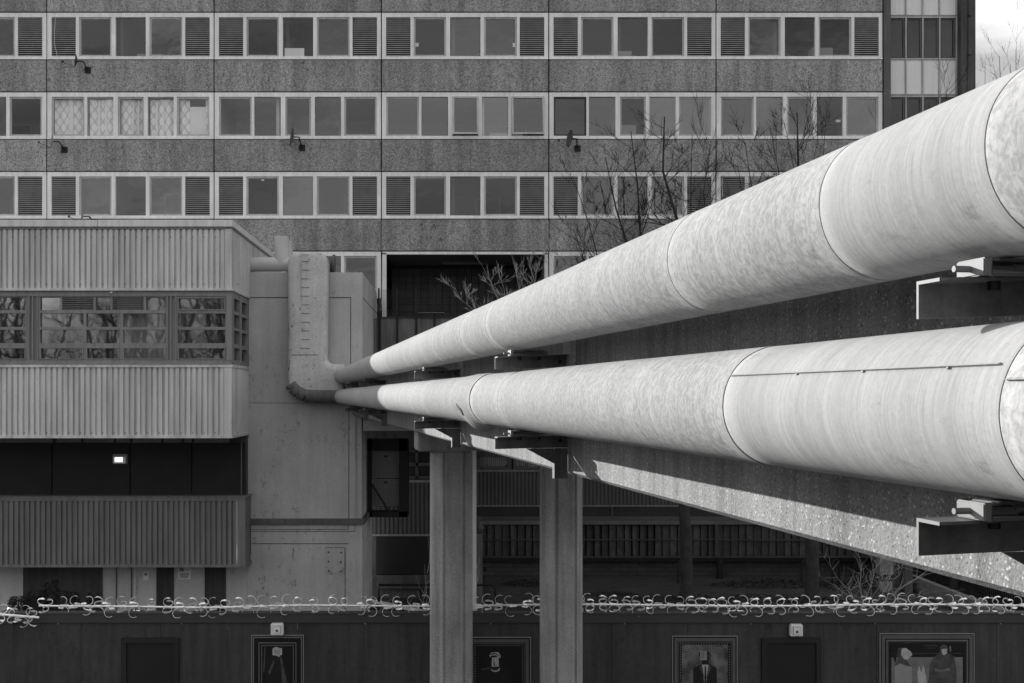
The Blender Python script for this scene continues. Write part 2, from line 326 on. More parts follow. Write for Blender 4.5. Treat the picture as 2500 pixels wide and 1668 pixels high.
for r, yt in enumerate(ROWT):
    type1 = (r % 2 == 1)
    T = TYPE1 if type1 else TYPE2
    for j in range(6):
        x0 = JX[j]; x1 = JX[j+1]
        if r == 4 and j == 3: continue
        if r == 4 and j in (0,): pass
        a = x0+1.3; b = x1-1.3
        # spandrel above this frame strip
        if True:
            sp = MB().box(fx(a), fx(b), ZF, ZF+.16, fz(yt-2.2), fz(yt-79)).build('spandrel_panel', M_SPAN, block, bevel=.012)
        fr = MB(); yb = yt+113.5
        ops = sorted([(o0, o1) for (o0, o1) in T['lou']]+[(o0, o1) for (o0, o1, c) in T['win']])
        fr.box(fx(a), fx(b), ZF+.02, ZF+.14, fz(yt), fz(yt+10.5))
        fr.box(fx(a), fx(b), ZF+.02, ZF+.14, fz(yb-7.5), fz(yb))
        cur = a
        for (o0, o1) in ops+[(409, 409)]:
            e = x0+o0 if o0 < 409 else b
            if e-cur > .5: fr.box(fx(cur), fx(e), ZF+.02, ZF+.14, fz(yt+10.5), fz(yb-7.5))
            cur = x0+o1
        bay = fr.build('window_bay', M_FRAME, block)
        MB().box(fx(a), fx(b), ZF-.012, ZF+.02, fz(yb-2.6), fz(yb+.6)).build('sill', M_FRAME, bay)
        for (o0, o1) in T['lou']:
            c = P(0, 0, ZF); cx = fx(x0+(o0+o1)/2); cz = fz((yt+10.5+yb-7.5)/2)
            MB().box(fx(x0+o0), fx(x0+o1), ZF+.10, ZF+.12, fz(yb-7.5), fz(yt+10.5)).build('louvre_back', M_GAP, bay)
            if louvre0 is None:
                louvre0 = MB(); louvre0.v = lm.v; louvre0.f = lm.f; louvre0 = louvre0.build('louvre', M_SLAT, None)
                louvre0.parent = bay; louvre0.location = (cx-block.location.x, .045, cz)
            else: inst(louvre0, 'louvre', bay, (cx-block.location.x, .045, cz))
        for wi, (o0, o1, cas) in enumerate(T['win']):
            X0 = x0+o0; X1 = x0+o1; Y0 = yt+10.5; Y1 = yb-7.5
            darkc = (r == 2 and j == 4 and wi == 0)
            tilt = (r == 2 and j == 3 and wi in (2, 4))
            dz = .05
            if cas:
                cm = MB(); t = 4.2; y1 = Y1-1.0
                for (q0, w0, q1, w1) in ((X0, Y0, X1, Y0+t), (X0, Y1-t, X1, Y1), (X0, Y0+t, X0+t, Y1-t), (X1-t, Y0+t, X1, Y1-t)):
                    cm.box(fx(q0), fx(q1), ZF+.06, ZF+.11, fz(w0), fz(w1))
                if tilt: 
                    zt = fz(Y0)
                    for k, v in enumerate(cm.v):
                        cm.v[k] = (v[0], v[1]-.10-(zt-v[2])*.16, v[2])
                casement = cm.build('casement', M_CASED if (darkc) else M_CASE, bay)
            pn = MB()
            pn.quad((fx(X0+1), ZF+.085, fz(Y1-1)), (fx(X1-1), ZF+.085, fz(Y1-1)), (fx(X1-1), ZF+.085, fz(Y0+1)), (fx(X0+1), ZF+.085, fz(Y0+1)))
            if tilt:
                for k, v in enumerate(pn.v): pn.v[k] = (v[0], v[1]-.10-(fz(Y0)-v[2])*.16, v[2])
            tw_ = random.uniform(-.012, .012); tz_ = random.uniform(-.010, .010)
            for k, sg_ in enumerate(((-1, -1), (1, -1), (1, 1), (-1, 1))): v = pn.v[k]; pn.v[k] = (v[0], v[1]+tw_*sg_[0]+tz_*sg_[1], v[2])
            pn.build('pane', random.choice((M_GLASS, M_GLASS, M_GLASSB, M_GLASSC)) if r != 1 else random.choice((M_GLASS, M_GLASSC, M_GLASSC)), bay)
            if r == 2 and j == 1:           # lace curtains
                cu = MB(); n = 26; gap = (wi == 4); xs = [X0+3+(X1-X0-6)*k/n for k in range(n+1)]
                for k in range(n):
                    if gap and 9 <= k <= 22: continue
                    def yy(q): return ZF+.22+.035*math.sin(q*9.1+wi)+.02*math.sin(q*23+2*wi)
                    xa, xb = fx(xs[k]), fx(xs[k+1])
                    cu.quad((xa, yy(xa), fz(Y1-2)), (xb, yy(xb), fz(Y1-2)), (xb, yy(xb), fz(Y0+4)), (xa, yy(xa), fz(Y0+4)))
                cu.build('curtain', M_CURT, bay, smooth=True)
                if gap:
                    MB().quad((fx(X0+24), ZF+.25, fz(Y1-4)), (fx(X1-6), ZF+.25, fz(Y1-4)), (fx(X1-6), ZF+.25, fz(Y0+20)), (fx(X0+24), ZF+.25, fz(Y0+20))).build('curtain_lining', M_CURTW, bay)
                else:
                    for q in range(2):
                        xc = X0+(X1-X0)*random.uniform(.3, .8)
                        MB().tube([(fx(xc), ZF+.18, fz(Y1-3)), (fx(xc+random.uniform(-3, 3)), ZF+.17, fz((Y0+Y1)/2)), (fx(xc+1), ZF+.18, fz(Y0+8))], .035, 6).build('curtain_fold', M_CURTW, bay, smooth=True)
        # the room behind this bay
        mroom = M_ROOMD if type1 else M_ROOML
        rm = MB(); zf = fz(yb+12); zc = fz(yt+2); ya = ZF+.20; ye = ZF+3.4+random.uniform(-.4, .6); xa, xb = fx(a+2), fx(b-2)
        rm.quad((xa, ye, zf), (xb, ye, zf), (xb, ye, zc), (xa, ye, zc)); rm.quad((xa, ya, zf), (xa, ye, zf), (xa, ye, zc), (xa, ya, zc))
        rm.quad((xb, ya, zf), (xb, ye, zf), (xb, ye, zc), (xb, ya, zc)); rm.quad((xa, ya, zf), (xb, ya, zf), (xb, ye, zf), (xa, ye, zf))
        rm.quad((xa, ya, zc), (xb, ya, zc), (xb, ye, zc), (xa, ye, zc))
        xm = xa+(xb-xa)*random.choice((.36, .42, .6)); rm.box(xm, xm+.1, ya+.15, ye-.01, zf+.01, zc-.01)
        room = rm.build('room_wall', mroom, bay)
        dx = xm+random.uniform(.3, 1.2)
        MB().box(dx, dx+.8, ye-.05, ye-.012, zf+.02, zf+1.5).build('inner_door', M_DOORIN, bay)
        MB().box(dx-.07, dx, ye-.06, ye-.01, zf+.02, zf+1.57).box(dx+.8, dx+.87, ye-.06, ye-.01, zf+.02, zf+1.57).box(dx, dx+.8, ye-.06, ye-.01, zf+1.5, zf+1.57).build('door_lining', M_FRAME, bay)
        if random.random() < .5:
            q = xa+random.uniform(.3, 4); MB().box(q, q+random.uniform(.5, 1.1), ya+.1, ya+.5, zf, fz(yb-7)+random.uniform(.1, .45)).build('furniture', M_ROOM, bay)
# stickers and cards in the windows
for (q0, w0, q1, w1) in ((694, 116, 742, 136), (1013, 103, 1022, 112), (1252, 103, 1259, 113), (637, 437, 644, 440.5), (2043, 291, 2054, 297)):
    MB().box(fx(q0), fx(q1), ZF+.078, ZF+.083, fz(w0), fz(w1)).build('window_card', M_WHITE, block)
MB().tube([(fx(136), ZF-.02, fz(44)), (fx(134), ZF-.03, fz(75)), (fx(134), ZF-.03, fz(110)), (fx(139), ZF-.02, fz(130)), (fx(142), ZF-.01, fz(152))], .006, 5).build('cable', M_FRAME, block)
MB().tube([(fx(1763), ZF-.02, fz(434)), (fx(1762), ZF-.03, fz(455)), (fx(1764), ZF-.02, fz(480))], .008, 5).build('cable', M_FRAME, block)
# floor slabs behind the spandrels, end walls, roof, body
core = MB()
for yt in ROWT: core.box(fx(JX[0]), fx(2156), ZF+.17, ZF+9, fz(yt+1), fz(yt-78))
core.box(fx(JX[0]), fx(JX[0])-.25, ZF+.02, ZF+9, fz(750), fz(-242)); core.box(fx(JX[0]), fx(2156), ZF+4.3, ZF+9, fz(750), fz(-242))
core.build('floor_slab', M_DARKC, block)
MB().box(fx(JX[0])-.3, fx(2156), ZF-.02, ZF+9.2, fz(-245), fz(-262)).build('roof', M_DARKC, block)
# recessed opening of the lowest band
op = MB(); y0 = 620; y1 = 790
op.box(fx(933), fx(943), ZF+.02, ZF+.3, fz(618), fz(y1)).box(fx(1330), fx(1338), ZF+.02, ZF+.3, fz(618), fz(y1)).box(fx(933), fx(1338), ZF+.02, ZF+.14, fz(614.5), fz(621))
opn = op.build('opening_frame', M_FRAME, block)
MB().box(fx(931), fx(1340), ZF, ZF+.16, fz(612.3), fz(536)).build('spandrel_panel', M_SPAN, block, bevel=.012)
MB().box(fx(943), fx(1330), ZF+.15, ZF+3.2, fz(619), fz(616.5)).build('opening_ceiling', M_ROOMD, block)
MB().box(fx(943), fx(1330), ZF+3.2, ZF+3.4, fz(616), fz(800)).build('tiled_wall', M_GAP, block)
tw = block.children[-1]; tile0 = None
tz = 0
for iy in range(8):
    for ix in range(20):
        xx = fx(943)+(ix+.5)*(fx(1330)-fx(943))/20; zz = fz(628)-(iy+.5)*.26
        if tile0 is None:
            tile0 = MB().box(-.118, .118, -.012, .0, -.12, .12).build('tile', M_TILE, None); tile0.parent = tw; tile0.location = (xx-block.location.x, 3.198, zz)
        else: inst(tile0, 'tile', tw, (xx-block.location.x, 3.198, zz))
lt = thing('strip_light', 'long dark batten light fixed under the ceiling of the recessed opening', 'light fitting', (fx(1134), ZF+1.2, fz(630)))
MB().box(fx(1075), fx(1195), ZF+1.1, ZF+1.25, fz(628.5), fz(631.5)).build('housing', M_DARKC, lt)
MB().box(fx(1080), fx(1190), ZF+1.08, ZF+1.26, fz(632), fz(635)).build('diffuser', M_ROOMD, lt)

# ------------------------------------------------------------------ stair tower at the right end
st = thing('stair_tower', 'narrow stair bay with pale infill panels and dark end pier, right end of flats', 'building', (fx(2260), ZF, 0))
ZS = ZF+.25
MB().box(fx(2157.5), fx(2174), ZF-.03, ZF+9, fz(750), fz(-242)).build('pier', M_PIER, st)
MB().box(fx(2345), fx(2361), ZF-.05, ZF+9, fz(750), fz(-242)).box(fx(2364), fx(2378), ZF-.1, ZF+9, fz(750), fz(-242)).box(fx(2361), fx(2364), ZF+.1, ZF+9, fz(750), fz(-242)).build('pier', M_DARKC, st)
MB().tube([(fx(2362.5), ZF-.08, fz(750)), (fx(2362.5), ZF-.08, fz(-242))], .03, 8).build('downpipe', M_DARKC, st)
for k in range(6): MB().box(fx(2360), fx(2366), ZF-.14, ZF-.02, fz(-150+k*95), fz(-147+k*95)).build('pipe_clip', M_CAGE, st)
for r, yt in enumerate(ROWT):
    fr = MB(); fr.box(fx(2174), fx(2345), ZS-.03, ZS+.06, fz(yt+3), fz(yt+7)); fr.box(fx(2174), fx(2345), ZS-.03, ZS+.06, fz(yt+106), fz(yt+109.5))
    fr.box(fx(2174), fx(2345), ZS-.03, ZS+.06, fz(yt+193.5), fz(yt+196))
    for k in range(5):
        xx = 2176+k*41.4; fr.box(fx(xx), fx(xx+3), ZS-.04, ZS+.05, fz(yt+7), fz(yt+193.5))
    f_ = fr.build('window_frame', M_CASE, st)
    for k in range(4):
        xa = 2179+k*41.4
        MB().quad(*[(fx(q), ZS+.02, fz(w)) for q, w in ((xa, yt+106), (xa+38.4, yt+106), (xa+38.4, yt+7), (xa, yt+7))]).build('pane', M_GLASSD, f_)
        cm = MB(); X0, X1, Y0, Y1 = xa+1.5, xa+37, yt+8, yt+105
        for (q0, w0, q1, w1) in ((X0, Y0, X1, Y0+2.5), (X0, Y1-3, X1, Y1), (X0, Y0+2.5, X0+2.5, Y1-3), (X1-4, Y0+2.5, X1, Y1-3)): cm.box(fx(q0), fx(q1), ZS-.01, ZS+.03, fz(w0), fz(w1))
        cm.build('casement', M_PIER, f_)
        MB().box(fx(xa+.6), fx(xa+37.8), ZS, ZS+.03, fz(yt+110), fz(yt+193)).build('infill_panel', M_WPANEL, f_)
MB().box(fx(2174), fx(2345), ZS+.8, ZS+9, fz(750), fz(-242)).build('stair_core', M_DARKC, st)
MB().box(fx(2156), fx(2380), ZF-.15, ZF+9.2, fz(-245), fz(-262)).build('roof', M_DARKC, st)

# ------------------------------------------------------------------ profiled cladding helper
def cladding(xa, xb, Y, za, zb, pitch, d, ribs=None):
    """vertical trapezoidal ribs across x from xa to xb, facing -y, front crest at Y"""
    mb = MB(); n = max(1, int(round((xb-xa)/pitch))); p = (xb-xa)/n; pr = []
    for i in range(n):
        x = xa+i*p; pr += [(x+p*.06, Y+d), (x+p*.36, Y+d), (x+p*.42, Y), (x+p*1.0, Y)]
    pr.append((xb, Y))
    for (u, v), (u2, v2) in zip(pr[:-1], pr[1:]): mb.quad((u, v, za), (u2, v2, za), (u2, v2, zb), (u, v, zb))
    return mb
def cladding_y(X, ya, yb, za, zb, pitch, d):
    mb = MB(); n = max(1, int(round((yb-ya)/pitch))); p = (yb-ya)/n; pr = []
    for i in range(n):
        y = ya+i*p; pr += [(X-d, y), (X-d, y+p*.38), (X, y+p*.5), (X, y+p*.88)]
    pr.append((X-d, yb))
    for (u, v), (u2, v2) in zip(pr[:-1], pr[1:]): mb.quad((u, v, za), (u2, v2, za), (u2, v2, zb), (u, v, zb))
    return mb
# ------------------------------------------------------------------ left office wing
ZW = 27.2; ZB = 29.5
def wx(px, Z=ZW): return (px-CX)*Z/F
def wz(py, Z=ZW): return EYE+(CY-py)*Z/F
LX = -450                                              # left end of the wing in photo pixels
wing = thing('office_wing', 'pale ribbed steel office wing with window band, at the left edge', 'building', (wx(300), ZW, 0))
XR = wx(566)
pr = MB().box(wx(LX), XR+.04, ZW-.07, ZB+6, wz(538), wz(555)); pr.build('roof_coping', M_COPE, wing, bevel=.015)
MB().box(wx(240), wx(240.8), ZW-.073, ZW-.06, wz(538), wz(555)).build('coping_joint', M_GAP, wing)
MB().box(wx(LX), XR, ZW-.02, ZB+5.9, wz(555), wz(559.5)).build('drip_trim', M_WFR, wing)
cladding(wx(LX), wx(548), ZW, wz(704), wz(560), .1435, .055).build('cladding_sheet', M_CLAD, wing)
MB().box(wx(549), XR, ZW-.015, ZW+.05, wz(704), wz(559.5)).build('corner_flashing', M_CLAD, wing)
MB().box(wx(LX), XR+.03, ZW-.04, ZB+5.5, wz(704), wz(710)).build('bottom_flashing', M_CLAD, wing)
cladding_y(XR, ZW+.05, ZB+5.8, wz(704), wz(560), .1435, .055).build('cladding_sheet', M_CLAD, wing)
sc = MB()
for k in range(21):
    for yy_ in (579, 694): sc.box(wx(32+k*27.45)-.01, wx(32+k*27.45)+.01, ZW-.012, ZW, wz(yy_)-.01, wz(yy_)+.01)
o = sc.build('screw_head', M_CAGE, wing); o['kind'] = 'stuff'
for q_ in (240, -90, -330):
    MB().box(wx(q_), wx(q_)+.012, ZW-.006, ZW+.05, wz(704), wz(560)).build('sheet_lap', M_CLAD, wing)
MB().box(wx(398), wx(398)+.012, ZW-.006, ZW+.05, wz(1063), wz(897)).build('sheet_lap', M_CLAD, wing)
# wing body behind
MB().box(wx(LX), XR-.07, ZW+.1, ZB+5.8, wz(706), wz(556)).build('wall_core', M_DARKC, wing)
MB().box(wx(LX), XR-.07, ZW+.1, ZB+5.8, wz(1066), wz(890)).build('wall_core', M_DARKC, wing)
MB().box(wx(LX), XR-.07, ZW+3.2, ZB+5.8, wz(890), wz(706)).build('room_wall', M_ROOMD, wing)
MB().box(wx(430), wx(408), ZW+.2, ZW+3.2, wz(888), wz(708)).box(wx(71), wx(90), ZW+.2, ZW+3.2, wz(888), wz(708)).box(wx(LX), wx(LX)+.1, ZW+.1, ZW+3.2, wz(888), wz(708)).build('partition', M_ROOM, wing)
# window band
def wbox(mb, q0, w0, q1, w1, z0=.06, z1=.16): return mb.box(wx(q0), wx(q1), ZW+z0, ZW+z1, wz(w0), wz(w1))
hb = MB(); wbox(hb, LX, 710, 566, 723, .03, .2); wbox(hb, LX, 880, 566, 888, .03, .2); wbox(hb, LX, 886, 566, 890, -.04, .2); hb.build('band_frame', M_WFR, wing)
for (q0, q1) in ((-268, -244), (68, 92), (406, 430)):
    m_ = MB(); wbox(m_, q0, 723, q1, 880, .08, .2); wbox(m_, q0, 723, q0+3, 880, .03, .08); wbox(m_, q0+9, 723, q0+12, 880, .03, .08); wbox(m_, q1-3, 723, q1, 880, .03, .08); m_.build('pilaster', M_WFR, wing)
m_ = MB(); wbox(m_, 553, 723, 566, 880, -.0, .16); m_.build('corner_post', M_WFR, wing)
rows4 = [(726, 757), (765, 798), (805, 838), (848, 878)]
def office_window(cells, x0, x1):
    f = MB(); ys = sorted({c[1] for c in cells}|{c[3] for c in cells})
    fr = f; wbox(fr, x0, 723, x1, 726); 
    for (a, b) in zip(rows4[:-1], rows4[1:]): wbox(fr, x0, a[1], x1, b[0], .05, .16)
    wbox(fr, x0, 878, x1, 880)
    for (ya, yb) in rows4:
        cc = sorted([c for c in cells if abs(c[1]-ya) < 2]); cur = x0
        for c in cc:
            if c[0] > cur: wbox(fr, cur, ya, c[0], yb, .05, .16)
            cur = c[2]
        if x1 > cur: wbox(fr, cur, ya, x1, yb, .05, .16)
    w = f.build('window', M_WFR, wing)
    for c in cells:
        if c[4] == 'p': MB().quad(*[(wx(a), ZW+.12, wz(b)) for a, b in ((c[0], c[3]), (c[2], c[3]), (c[2], c[1]), (c[0], c[1]))]).build('pane', M_GLASS2, w)
        elif c[4] == 'l':
            l = MB(); n = 7; h = (c[3]-c[1])/n
            for i in range(n):
                t = c[1]+i*h; l.poly([(wx(c[0]), ZW+.06, wz(t+h)), (wx(c[2]), ZW+.06, wz(t+h)), (wx(c[2]), ZW+.12, wz(t+.8)), (wx(c[0]), ZW+.12, wz(t+.8))])
                l.box(wx(c[0]), wx(c[2]), ZW+.055, ZW+.06, wz(t+h), wz(t+h-.9))
            l.build('louvre', M_WFR, w)
        if c[4] == 'p' and abs(c[1]-848) < 2 or c[4] == 'p' and (c[2]-c[0]) > 100 and abs(c[1]-726) < 2:
            k = MB(); t = 2.4
            for (a, b, d, e) in ((c[0], c[1], c[2], c[1]+t), (c[0], c[3]-t, c[2], c[3]), (c[0], c[1]+t, c[0]+t, c[3]-t), (c[2]-t, c[1]+t, c[2], c[3]-t)): wbox(k, a, b, d, e, .03, .10)
            k.build('casement', M_WFR, w)
R = rows4
cells = [(96, R[0][0], 145, R[0][1], 'p'), (150, R[0][0], 226, R[0][1], 'l'), (232, R[0][0], 268, R[0][1], 'p'), (273, R[0][0], 349, R[0][1], 'l'), (355, R[0][0], 404, R[0][1], 'p')]
for rr in R[1:]: cells += [(96, rr[0], 202, rr[1], 'p'), (209, rr[0], 291, rr[1], 'p'), (299, rr[0], 404, rr[1], 'p')]
office_window(cells, 92, 406)
office_window([(433, rr[0], 549, rr[1], 'p') for rr in R], 430, 553)
for (g0, g1) in ((-244, 68), (-446, -268)):
    cs_ = []
    for rr in R:
        n_ = 3 if g0 > -300 else 2; w_c = (g1-g0-4)/n_
        cs_ += [(g0+4+i*w_c, rr[0], g0+i*w_c+w_c-3, rr[1], 'p') for i in range(n_)]
    office_window(cs_, g0, g1)
MB().box(wx(270), wx(275), ZW-.05, ZW+.02, wz(713), wz(716)).build('band_lamp', M_WHITE, wing)
MB().quad(*[(wx(a), ZW+.5, wz(b)) for a, b in ((271, 880), (404, 880), (404, 724), (271, 724))]).build('blind', M_WPANEL, wing)
# side windows of the band
XS = XR; sf = MB(); sd = (ZB-ZW)
ycols = [ZW+.12, ZW+.12+sd*.42, ZW+.12+sd*.50, ZB-.12]
for (w0, w1) in ((710, 726), (757, 765), (798, 805), (838, 848), (878, 890)): sf.box(XR-.12, XR-.006, ZW+.02, ZB, wz(w0), wz(w1))
for (y0_, y1_) in ((ZW+.17, ZW+.3), (ZW+.12+sd*.40, ZW+.12+sd*.52), (ZB-.2, ZB)): sf.box(XR-.12, XR+.003, y0_, y1_, wz(889), wz(711))
swin = sf.build('window', M_WFR, wing)
for (w0, w1) in rows4:
    for (y0_, y1_) in ((ZW+.3, ZW+.12+sd*.40), (ZW+.12+sd*.52, ZB-.2)):
        pv = [(XR-.06, y0_, wz(w1)), (XR-.06, y1_, wz(w1)), (XR-.06, y1_, wz(w0)), (XR-.06, y0_, wz(w0))]
        if w0 == 848 and y0_ > ZW+1: pv = [(XR-.06+.25*(v[2] < wz(860)), v[1], v[2]) for v in pv]
        MB().quad(*pv).build('pane', M_GLASS, swin)
# lower cladding band of the wing
MB().box(wx(LX), XR+.02, ZW-.03, ZB-.02, wz(890), wz(897)).build('top_flashing', M_CLAD, wing)
cladding(wx(LX), wx(546), ZW, wz(1063), wz(897), .1435, .055).build('cladding_sheet', M_CLAD, wing)
MB().box(wx(547), XR, ZW-.015, ZW+.05, wz(1063), wz(897)).build('corner_flashing', M_CLAD, wing)
MB().box(wx(LX), XR+.02, ZW-.03, ZB-.02, wz(1063), wz(1070)).build('bottom_flashing', M_CLAD, wing)
cladding_y(XR, ZW+.05, ZB-.02, wz(1063), wz(897), .1435, .03).build('cladding_sheet', M_CLAD, wing)
sc = MB()
for k in range(21): sc.box(wx(32+k*27.45)-.01, wx(32+k*27.45)+.01, ZW-.012, ZW, wz(1057)-.01, wz(1057)+.01)
o = sc.build('screw_head', M_CAGE, wing); o['kind'] = 'stuff'
# first-floor windows seen in a slot, and the black boarding in front of them
Z1 = 29.25
m_ = MB()
for (q0, q1) in ((LX, 60), (60, 130), (140, 200), (205, 280), (285, 320), (325, 395), (400, 445), (450, 470), (475, 560)): m_.box(wx(q0, Z1), wx(q1, Z1), Z1-.05, Z1, wz(1064, Z1), wz(1083, Z1))
m_.build('slot_frame', M_WFR, wing)
for (q0, q1) in ((LX, 130), (132, 320), (322, 470), (472, 601)):
    MB().box(wx(q0, Z1)+.004, wx(q1, Z1)-.004, Z1-.12, Z1-.07, wz(1081, Z1), wz(1213, Z1)).build('black_board', M_BLACK, wing)
MB().box(wx(LX, Z1), wx(601, Z1), Z1, Z1+4, wz(1213, Z1), wz(1000, Z1)).build('wall_core', M_DARKC, wing)
MB().tube([(wx(592, Z1), Z1-.15, wz(1072, Z1)), (wx(592, Z1), Z1-.15, wz(1212, Z1))], .02, 8).build('downpipe', M_PIER, wing)
# third band: darker, dirtier cladding over the ground floor
Z3 = 28.7
MB().box(wx(LX, Z3), wx(602, Z3), Z3-.05, ZB-.02, wz(1212, Z3), wz(1215, Z3)).build('coping', M_CLAD2, wing)
MB().box(wx(LX, Z3), wx(599, Z3), Z3-.02, ZB-.02, wz(1215, Z3), wz(1223, Z3)).build('top_flashing', M_CLAD2, wing)
cladding(wx(LX, Z3), wx(578, Z3), Z3, wz(1378, Z3), wz(1223, Z3), .1435, .05).build('cladding_sheet', M_CLAD2, wing)
MB().box(wx(579, Z3), wx(599, Z3), Z3-.012, ZB-.02, wz(1378, Z3), wz(1223, Z3)).build('corner_flashing', M_CLAD2, wing)
MB().box(wx(LX, Z3), wx(601, Z3), Z3-.03, ZB-.02, wz(1378, Z3), wz(1385, Z3)).build('bottom_flashing', M_CLAD2, wing)
# ground floor wall under it
gf = MB().box(wx(LX, ZB), wx(603, ZB), ZB, ZB+4, 0, wz(1380, ZB)); gf.build('ground_floor_wall', M_RENDER, wing)
for (q0, q1) in ((57, 154), (154, 251), (382, 425), (500, 552)):
    MB().box(wx(q0, ZB)+.003, wx(q1, ZB)-.003, ZB-.03, ZB-.004, .3, wz(1384, ZB)).build('dark_board', M_BOARD, wing)
MB().box(wx(283, ZB), wx(286, ZB), ZB-.02, ZB-.003, .3, wz(1384, ZB)).box(wx(320, ZB), wx(323, ZB), ZB-.02, ZB-.003, .3, wz(1384, ZB)).build('wall_trim', M_PIER, wing)
MB().tube([(wx(331, ZB), ZB-.05, .3), (wx(331, ZB), ZB-.05, wz(1384, ZB))], .018, 8).build('conduit', M_WHITE, wing)
# lit bulkhead lamp on the black boarding
bl = thing('bulkhead_lamp', 'lit bulkhead floodlight glowing on the black boarding', 'lamp', tuple(P(297, 1120, Z1-.16)))
MB().box(wx(280.5, Z1), wx(316.5, Z1), Z1-.22, Z1-.125, wz(1108, Z1), wz(1132, Z1)).build('housing', M_WFR, bl, bevel=.015)
MB().box(wx(283, Z1), wx(313, Z1), Z1-.245, Z1-.222, wz(1114, Z1), wz(1130, Z1)).build('diffuser', M_LAMPD, bl, bevel=.01)
MB().box(wx(288, Z1), wx(305, Z1), Z1-.255, Z1-.247, wz(1116, Z1), wz(1126, Z1)).build('bulb', M_LAMP, bl, bevel=.003)
# signs on the ground floor wall
def text(body, size, loc, parent, m=M_INK):
    cu = bpy.data.curves.new('lettering', 'FONT'); cu.body = body; cu.size = size; cu.align_x = 'CENTER'; cu.align_y = 'CENTER'; cu.extrude = .001
    tmp = bpy.data.objects.new('lettering', cu); COL.objects.link(tmp); bpy.context.view_layer.update()
    me = bpy.data.meshes.new_from_object(tmp.evaluated_get(bpy.context.evaluated_depsgraph_get())); bpy.data.objects.remove(tmp)
    me.materials.clear(); me.materials.append(m); o = bpy.data.objects.new('lettering', me); COL.objects.link(o)
    o.parent = parent; o.rotation_euler = (PI/2, 0, 0); o.location = Vector(loc)-Vector(parent.location); return o
sg = thing('notice_sign', 'small pale site notice with dark logo box between two dark boards', 'sign', tuple(P(450, 1400, ZB-.02)))
MB().box(wx(436, ZB), wx(466, ZB), ZB-.025, ZB-.004, wz(1386, ZB), wz(1414, ZB)).build('board', M_SIGN, sg)
MB().box(wx(438, ZB), wx(450.5, ZB), ZB-.028, ZB-.026, wz(1387, ZB), wz(1395, ZB)).build('logo_box', M_INK, sg)
text('ACE', .085, (wx(444.2, ZB), ZB-.030, wz(1391, ZB)), sg, M_SIGN)
ln = MB()
for k in range(5): ln.box(wx(439+k*.3, ZB), wx(463-k, ZB), ZB-.028, ZB-.026, wz(1399+k*2.6, ZB), wz(1400.5+k*2.6, ZB))
for k in range(3): ln.box(wx(453, ZB), wx(464, ZB), ZB-.028, ZB-.026, wz(1388+k*2.6, ZB), wz(1389+k*2.6, ZB))
ln.build('print_lines', M_GREYINK, sg)
sg2 = thing('warning_sign', 'small pale sign with round symbol, right of the white conduit', 'sign', tuple(P(357, 1406, ZB-.02)))
MB().box(wx(350, ZB), wx(364, ZB), ZB-.022, ZB-.004, wz(1396, ZB), wz(1416.5, ZB)).build('board', M_SIGN, sg2, bevel=.01)
MB().prism([(wx(356.5, ZB)+.045*math.cos(t*PI/8), ZB-.026, wz(1402, ZB)+.045*math.sin(t*PI/8)) for t in range(16)], (0, 1, 0), .003).build('round_symbol', M_GREYINK, sg2)

# ------------------------------------------------------------------ concrete service block
sb = thing('service_block', 'plain painted concrete service block with ledge, behind the duct', 'building', (wx(745, ZB), ZB, 0))
xl, xr = wx(603.5, ZB), wx(886, ZB)
MB().box(xl, xr, ZB, ZF-.05, wz(985, ZB), wz(665, ZB)).build('upper_wall', M_RENDER, sb, bevel=.02)
MB().box(xl, wx(883, ZB), ZB+.003, ZB+2.6, wz(1266, ZB), wz(985, ZB)-.003).build('wall', M_RENDER, sb)
MB().box(xl, wx(884, ZB), ZB+.003, ZB+3.8, 0, wz(1280, ZB)).build('base_wall', M_RENDER, sb)
MB().box(xl, wx(891, ZB), ZB-.10, ZB+3.0, wz(1280, ZB), wz(1266, ZB)).build('ledge', M_PIER, sb, bevel=.01)
MB().box(wx(886, ZB)+.002, wx(1330, ZB), ZB+.002, ZF+3.2, wz(1052, ZB), wz(985, ZB)).build('landing_slab', M_RENDER, sb)
jt = MB()
def jl(q0, w0, q1, w1): jt.box(wx(q0, ZB), wx(q1, ZB), ZB-.004, ZB+.002, wz(w0, ZB), wz(w1, ZB))
jl(606, 726, 857, 728); jl(855.5, 728, 857, 985); jl(851, 990, 852.5, 1266); jl(867, 990, 868.5, 1266); jl(613, 1292, 850, 1293.2); jl(613, 1297, 866, 1298.2)
jl(850, 1281, 851, 1293); jl(866, 1281, 867, 1298); jl(614, 1327, 850, 1328.3); jl(842, 1337, 843.2, 1496); jl(794, 1337, 842, 1338)
jt.build('panel_joint', M_GAP, sb)
MB().box(wx(794, ZB), wx(841, ZB), ZB-.012, ZB, wz(1338, ZB), wz(1400, ZB)).build('fixing_plate', M_RENDER, sb)
for (q, w) in ((802, 1348), (833, 1349), (802, 1371), (832, 1372), (803, 1394), (832, 1395)): MB().box(wx(q-1.6, ZB), wx(q+1.6, ZB), ZB-.03, ZB-.013, wz(w-1.6, ZB), wz(w+1.6, ZB)).build('bolt', M_CAGE, sb)
MB().box(wx(603.5, ZB), wx(613, ZB), ZB-.12, ZB, wz(1352, ZB), wz(1281, ZB)).build('downpipe_box', M_PIER, sb)
MB().tube([(wx(868, ZB), ZB-.04, wz(1266, ZB)), (wx(868, ZB), ZB-.04, wz(985, ZB))], .013, 6).build('conduit', M_RENDER, sb)
# side marks
MB().box(xr, xr+.006, ZB, ZF-.06, wz(728.5, ZB), wz(727, ZB)).build('panel_joint', M_GAP, sb)
MB().box(xr, xr+.012, ZB+2.3, ZB+3.4, wz(900, 32), wz(815, 32)).build('fixing_plate', M_RENDER, sb)

